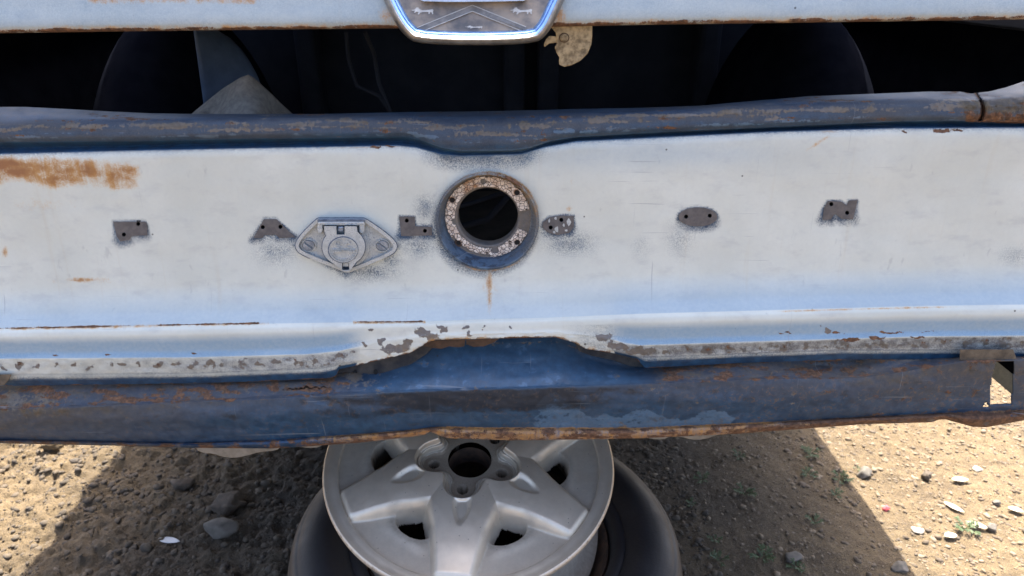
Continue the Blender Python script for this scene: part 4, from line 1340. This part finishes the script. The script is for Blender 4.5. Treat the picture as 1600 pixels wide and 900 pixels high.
prof = [(200.5, -20), (201, -11), (201.8, -8.2), (203.5, -7.4), (210, -6.6), (216.5, -6.0), (219, -3.6), (221.5, -2.4), (223.6, -3.6), (224.6, -7), (223.8, -12), (219, -16), (212, -20), (206, -30), (203, -46), (188, -60), (176, -95), (178, -135), (190, -150), (196, -166), (212, -172), (217, -177), (215, -181), (205, -178), (190, -172)]
pr2 = np.array(prof) * S
na = len(prof)
lipd = np.repeat(np.array([.5, .4, .25, .12, .1, .12, .1, .15, .35, .6] + [.8] * (na - 10))[:, None], 160, 1)
lipr = np.repeat(np.array([0, 0, 0, 0, 0, .1, .1, .2, .42, .5] + [.2] * (na - 10))[:, None], 160, 1)
lathe('wheel_rim', pr2, WM, ALLOY, wheel, 160, dict(dust=lipd, rust=lipr))
lathe('hub_bore', np.array([(34, -24), (33.5, -26), (33.5, -60), (60, -64), (90, -80)]) * S, WM, STEEL, wheel, 64)

# ------------------------------------------------------------------ tyre on the ground under it
tc_ = Vector((-.043, wc.y + .012, .098))
tyre = empty('tyre', (tc_.x, tc_.y, 0), 'black dusty tyre lying flat beneath the alloy wheel', 'tyre')
half = [(.203, .066), (.205, .080), (.212, .088), (.222, .090), (.226, .087), (.232, .092), (.246, .101), (.262, .105), (.278, .1035), (.290, .0985), (.297, .094), (.303, .0895), (.3055, .0865), (.3075, .0862), (.316, .074), (.3195, .060), (.3205, .056), (.318, .052), (.3225, .047), (.3245, .03), (.3245, .012), (.321, .010), (.321, .004), (.3245, .002)]
pro = half + [(a, -b_) for a, b_ in half[::-1]]
pro = np.array([(a, b_) for a, b_ in pro])
TM = Matrix.Translation(tc_) @ Matrix.Rotation(math.radians(2.0), 4, 'Y')
dT = np.interp(pro[:, 0], [.2, .28, .30, .312, .325], [.03, .03, .06, .22, .45])
lathe('tyre_casing', pro, TM, RUBBER, tyre, 180, dict(dust=np.repeat(dT[:, None], 180, 1)))
inn = [(.203, .066), (.20, .072), (.196, .070), (.190, .058), (.175, .035), (.168, -.02), (.10, -.03), (.035, -.028), (.035, -.045)]
lathe('steel_rim', inn, TM, STEEL, tyre, 120)

# ------------------------------------------------------------------ stones, gravel, weeds, leaves
ico_v, ico_f = None, None
bm = bmesh.new()
bmesh.ops.create_icosphere(bm, subdivisions=1, radius=1)
IV1 = np.array([v.co[:] for v in bm.verts]); IF1 = np.array([[v.index for v in f.verts] for f in bm.faces]); bm.free()
bm = bmesh.new()
bmesh.ops.create_icosphere(bm, subdivisions=3, radius=1)
IV3 = np.array([v.co[:] for v in bm.verts]); IF3 = np.array([[v.index for v in f.verts] for f in bm.faces]); bm.free()


def gravel(name, n, xr, yr, smin, smax, seed, mat, label, dens=None):
    g = np.random.default_rng(seed)
    x = g.uniform(*xr, n * 3); y = g.uniform(*yr, n * 3)
    p = dens(x, y) if dens else np.ones(n * 3)
    ok = np.nonzero(g.uniform(0, 1, n * 3) < p)[0][:n]
    x, y = x[ok], y[ok]
    n = len(x)
    sz = smin * (smax / smin) ** (g.uniform(0, 1, n) ** 2.6)
    z = ground_height(x, y)
    V = IV1[None] * (1 + .22 * g.standard_normal((n, len(IV1), 1)))
    V = V * (sz[:, None] * np.stack([g.uniform(.7, 1.3, n), g.uniform(.6, 1.1, n), g.uniform(.4, .8, n)], -1))[:, None, :] if False else V * (sz[:, None] * np.stack([g.uniform(.7, 1.3, n), g.uniform(.6, 1.1, n), g.uniform(.4, .8, n)], -1))[:, None, :]
    a = g.uniform(0, 2 * np.pi, n)
    ca, sa = np.cos(a)[:, None], np.sin(a)[:, None]
    W = np.stack([V[..., 0] * ca - V[..., 1] * sa + x[:, None], V[..., 0] * sa + V[..., 1] * ca + y[:, None], V[..., 2] + (z - sz * .02)[:, None]], -1)
    Fc = (IF1[None] + (np.arange(n) * len(IV1))[:, None, None]).reshape(-1, 3)
    o = mesh_obj(name, W.reshape(-1, 3), Fc, mat, None, False)
    return tag(o, label, None, None, 'stuff')


away = lambda x, y: (np.hypot(x + .04, y - .12) > .34) * 1.0
gravel('gravel', 22000, (.25, 1.9), (.1, 1.5), .0016, .0075, 5, PEB, 'loose pale gravel scattered over the dirt on the right', lambda x, y: away(x, y) * np.clip(.22 + .8 * sst(.25, .9, x) + .3 * fbm(x * 4, y * 4, 3, 9), 0, 1))
gravel('dirt_crumbs', 24000, (-1.7, .4), (.1, 1.5), .0018, .010, 6, simple('dirt_crumb', (.05, .041, .032), (.12, .092, .062), .95, 0, 50, .4, .002), 'dirt crumbs and small clods on the rough ground at left', lambda x, y: away(x, y) * np.clip(.5 + .6 * fbm(x * 5, y * 5, 3, 10), 0, 1))


def stone(u, v, size, label, mat=STONE, flat=.6, seed=0, name='stone', cat='stone', group='single stones on the dirt'):
    g = np.random.default_rng(seed)
    p = on_ground(u, v)
    V = IV3.copy()
    for _ in range(16):           # knock flats onto it
        nrm = g.standard_normal(3); nrm /= np.linalg.norm(nrm)
        dd = V @ nrm
        lim = g.uniform(.48, .80)
        V = V - np.clip(dd - lim, 0, None)[:, None] * nrm
    V = V * (1 + (.55 if name == 'dirt_clod' else .16) * fbm(V[:, 0] * 2.6 + seed, V[:, 1] * 2.6 + V[:, 2] * 2, 4, seed, .65)[:, None])
    V = V * np.array([size, size * g.uniform(.65, .9), size * flat])
    a = g.uniform(0, 3.1)
    V = np.stack([V[:, 0] * math.cos(a * .3) - V[:, 1] * math.sin(a * .3), V[:, 0] * math.sin(a * .3) + V[:, 1] * math.cos(a * .3), V[:, 2]], -1)
    zb = gz(p.x, p.y)
    me = bpy.data.meshes.new(name)
    me.from_pydata(V.tolist(), [], IF3.tolist())
    me.polygons.foreach_set('use_smooth', np.ones(len(me.polygons), bool))
    me.materials.append(mat)
    o = bpy.data.objects.new(name, me)
    C.objects.link(o)
    o.location = (p.x, p.y, zb + size * flat * .35)
    return tag(o, label, cat, group)


stone(345, 832, .042, 'large rounded grey stone in the shade left of the tyre', seed=1, flat=.62)
stone(1352, 741, .022, 'tan stone just inside the sun by the shadow edge', seed=2, flat=.75)
stone(1448, 742, .02, 'dark brown clod in the sunny dirt at right', mat=simple('clod', (.07, .055, .04), (.12, .09, .065), .95, 0, 60, .6, .004), seed=3, name='dirt_clod', cat='clod', group='clods of earth')
stone(355, 795, .045, 'dark lumpy clod above the rounded grey stone', mat=bpy.data.materials['clod'], seed=4, name='dirt_clod', cat='clod', group='clods of earth', flat=.7)
stone(1235, 880, .026, 'flat grey stone in the shade near the bottom edge', seed=5, flat=.35)
stone(1405, 892, .02, 'grey pebble at the foot of the right shadow edge', seed=6, flat=.5)
stone(1527, 732, .014, 'pale angular chip in the sunny gravel', seed=7, flat=.5, mat=simple('pale_stone', (.34, .30, .24), (.48, .43, .35), .8, 0, 60, .3, .002))
stone(1432, 830, .015, 'pale round pebble beside the sunlit weed', seed=8, flat=.6, mat=bpy.data.materials['pale_stone'])
stone(1550, 826, .014, 'brown pebble right of the sunlit weed', seed=9, flat=.8)
stone(1557, 786, .010, 'small dark stone near the right edge of the gravel', seed=10, flat=.8)
stone(290, 760, .03, 'dark clod under the hanging bracket tab', mat=bpy.data.materials['clod'], seed=12, name='dirt_clod', cat='clod', group='clods of earth', flat=.6)
stone(85, 705, .03, 'tan clod in the sun at the upper left', seed=13, flat=.6, name='dirt_clod', cat='clod', group='clods of earth', mat=DIRT)


def dry_leaf(u, v, ln, wd_, ang_, label, mat=DRY, curl=.25):
    p = on_ground(u, v)
    zb = gz(p.x, p.y) + .006
    rows = []
    for k in range(9):
        t = k / 8
        w = wd_ * math.sin(math.pi * min(1, .06 + .92 * t)) ** .8
        rows.append([((t - .5) * ln, s * w, curl * abs(s) * w + .10 * ln * (t - .5) ** 2) for s in (-1, -.5, 0, .5, 1)])
    P = np.array(rows)
    c, s = math.cos(ang_), math.sin(ang_)
    P = np.stack([P[..., 0] * c - P[..., 1] * s + p.x, P[..., 0] * s + P[..., 1] * c + p.y, P[..., 2] + zb], -1)
    o = grid_obj('dry_leaf', P, mat, None, solid=.0006)
    return tag(o, label, 'leaf', 'dry leaves on the gravel')


dry_leaf(1500, 750, .036, .008, .0, 'pale oval dry leaf in the middle of the sunny gravel')
dry_leaf(1587, 798, .028, .008, -.5, 'pale dry leaf by the right photo edge')
dry_leaf(1490, 795, .04, .007, -.9, 'long pale dry leaf pointing down at the sunlit weed')
dry_leaf(1527, 823, .035, .008, -.5, 'pale dry leaf touching the right side of the sunlit weed')
dry_leaf(1484, 841, .026, .008, .1, 'short pale dry leaf below the sunlit weed')
dry_leaf(265, 847, .045, .008, -.15, 'thin whitish scrap of leaf left of the grey stone', simple('whitish_leaf', (.45, .46, .47), (.6, .6, .6), .6))


def weed(u, v, h_, n, label, seed):
    g = random.Random(seed)
    p = on_ground(u, v)
    zb = gz(p.x, p.y)
    root = empty('weed', (p.x, p.y, zb), label, 'weed', 'small weeds on the dirt')
    sv, sf, lv, lf = [], [], [], []
    for k in range(n):
        a = 2 * math.pi * k / n + g.uniform(-.4, .4)
        L_ = h_ * g.uniform(.7, 1.2)
        lean = g.uniform(.5, 1.1)
        d = Vector((math.cos(a) * math.sin(lean), math.sin(a) * math.sin(lean), math.cos(lean)))
        base = Vector((p.x, p.y, zb - .002))
        pts = [base + d * L_ * t + Vector((0, 0, -.25 * L_ * t * t)) for t in (0, .5, 1)]
        i0 = len(sv)
        for q in pts:
            sv += [q + Vector((.0009, 0, 0)), q + Vector((-.0005, .0008, 0)), q + Vector((-.0005, -.0008, 0))]
        for q in range(2):
            for w in range(3):
                sf.append((i0 + q * 3 + w, i0 + q * 3 + (w + 1) % 3, i0 + q * 3 + 3 + (w + 1) % 3, i0 + q * 3 + 3 + w))
        for t in (.45, .7, .9, 1.0):
            c = base + d * L_ * t + Vector((0, 0, -.25 * L_ * t * t))
            for sd_ in (-1, 1):
                la = a + sd_ * g.uniform(.4, 1.2)
                ld = Vector((math.cos(la), math.sin(la), g.uniform(0, .5))).normalized()
                sdv = ld.cross(Vector((0, 0, 1))).normalized()
                l_ = L_ * g.uniform(.28, .42)
                w_ = l_ * .24
                j = len(lv)
                lv += [c, c + ld * l_ * .45 + sdv * w_ + Vector((0, 0, .12 * l_)), c + ld * l_ * .5, c + ld * l_ * .45 - sdv * w_ + Vector((0, 0, .12 * l_)), c + ld * l_ + Vector((0, 0, -.1 * l_))]
                lf += [(j, j + 2, j + 1), (j, j + 3, j + 2), (j + 1, j + 2, j + 4), (j + 2, j + 3, j + 4)]
    mesh_obj('stem', sv, sf, LEAF, root, False)
    mesh_obj('leaves', lv, lf, LEAF, root, False)
    return root


weed(1352, 822 - 100, .022, 4, 'tiny weed at the sunlit side of the shadow edge', 20) if False else None
for k, (u, v, h_, n, lb_) in enumerate([
        (1265, 712, .040, 7, 'bushy weed in shade under the right end of the apron'),
        (1155, 716, .030, 6, 'weed in shade below the right bracket tab'),
        (1097, 752, .032, 6, 'upper left weed in the shade right of the tyre'),
        (1162, 775, .042, 7, 'tall weed in the middle of the right shade'),
        (1262, 740, .034, 6, 'weed just below the bushy weed in shade'),
        (1312, 750, .040, 6, 'weed in shade closest to the tan stone'),
        (1305, 776, .034, 5, 'dry weed below the one closest to the tan stone'),
        (1272, 822, .030, 5, 'lone weed in the lower right shade'),
        (1190, 878, .040, 7, 'bright weed at the bottom edge of the right shade'),
        (1124, 880, .036, 6, 'weed at the bottom edge beside the tyre'),
        (1242, 894, .034, 6, 'weed at the bottom edge below the flat grey stone'),
        (1118, 848, .026, 5, 'small weed between the tyre and the bright bottom weed'),
        (1080, 792, .024, 5, 'tiny weed right against the tyre shoulder'),
        (1508, 828, .040, 7, 'sunlit weed among pale dry leaves'),
        (1340, 732, .018, 4, 'tiny yellow green sprout beside the tan stone')]):
    weed(u, v, h_ * (.62 if u < 1450 else .7), n, lb_, 40 + k)
# red scrap at the shadow's edge
p = on_ground(1384, 797)
RED = simple('red_plastic', (.42, .06, .07), (.55, .10, .10), .4)
g_ = np.random.default_rng(3)
V = IV1 * np.array([.010, .007, .006]) * (1 + .15 * g_.standard_normal((len(IV1), 1)))
me = bpy.data.meshes.new('plastic_scrap'); me.from_pydata(V.tolist(), [], IF1.tolist()); me.materials.append(RED)
o = bpy.data.objects.new('plastic_scrap', me); C.objects.link(o); o.location = (p.x, p.y, gz(p.x, p.y) + .004)
tag(o, 'small red plastic scrap on the right shadow edge', 'scrap')
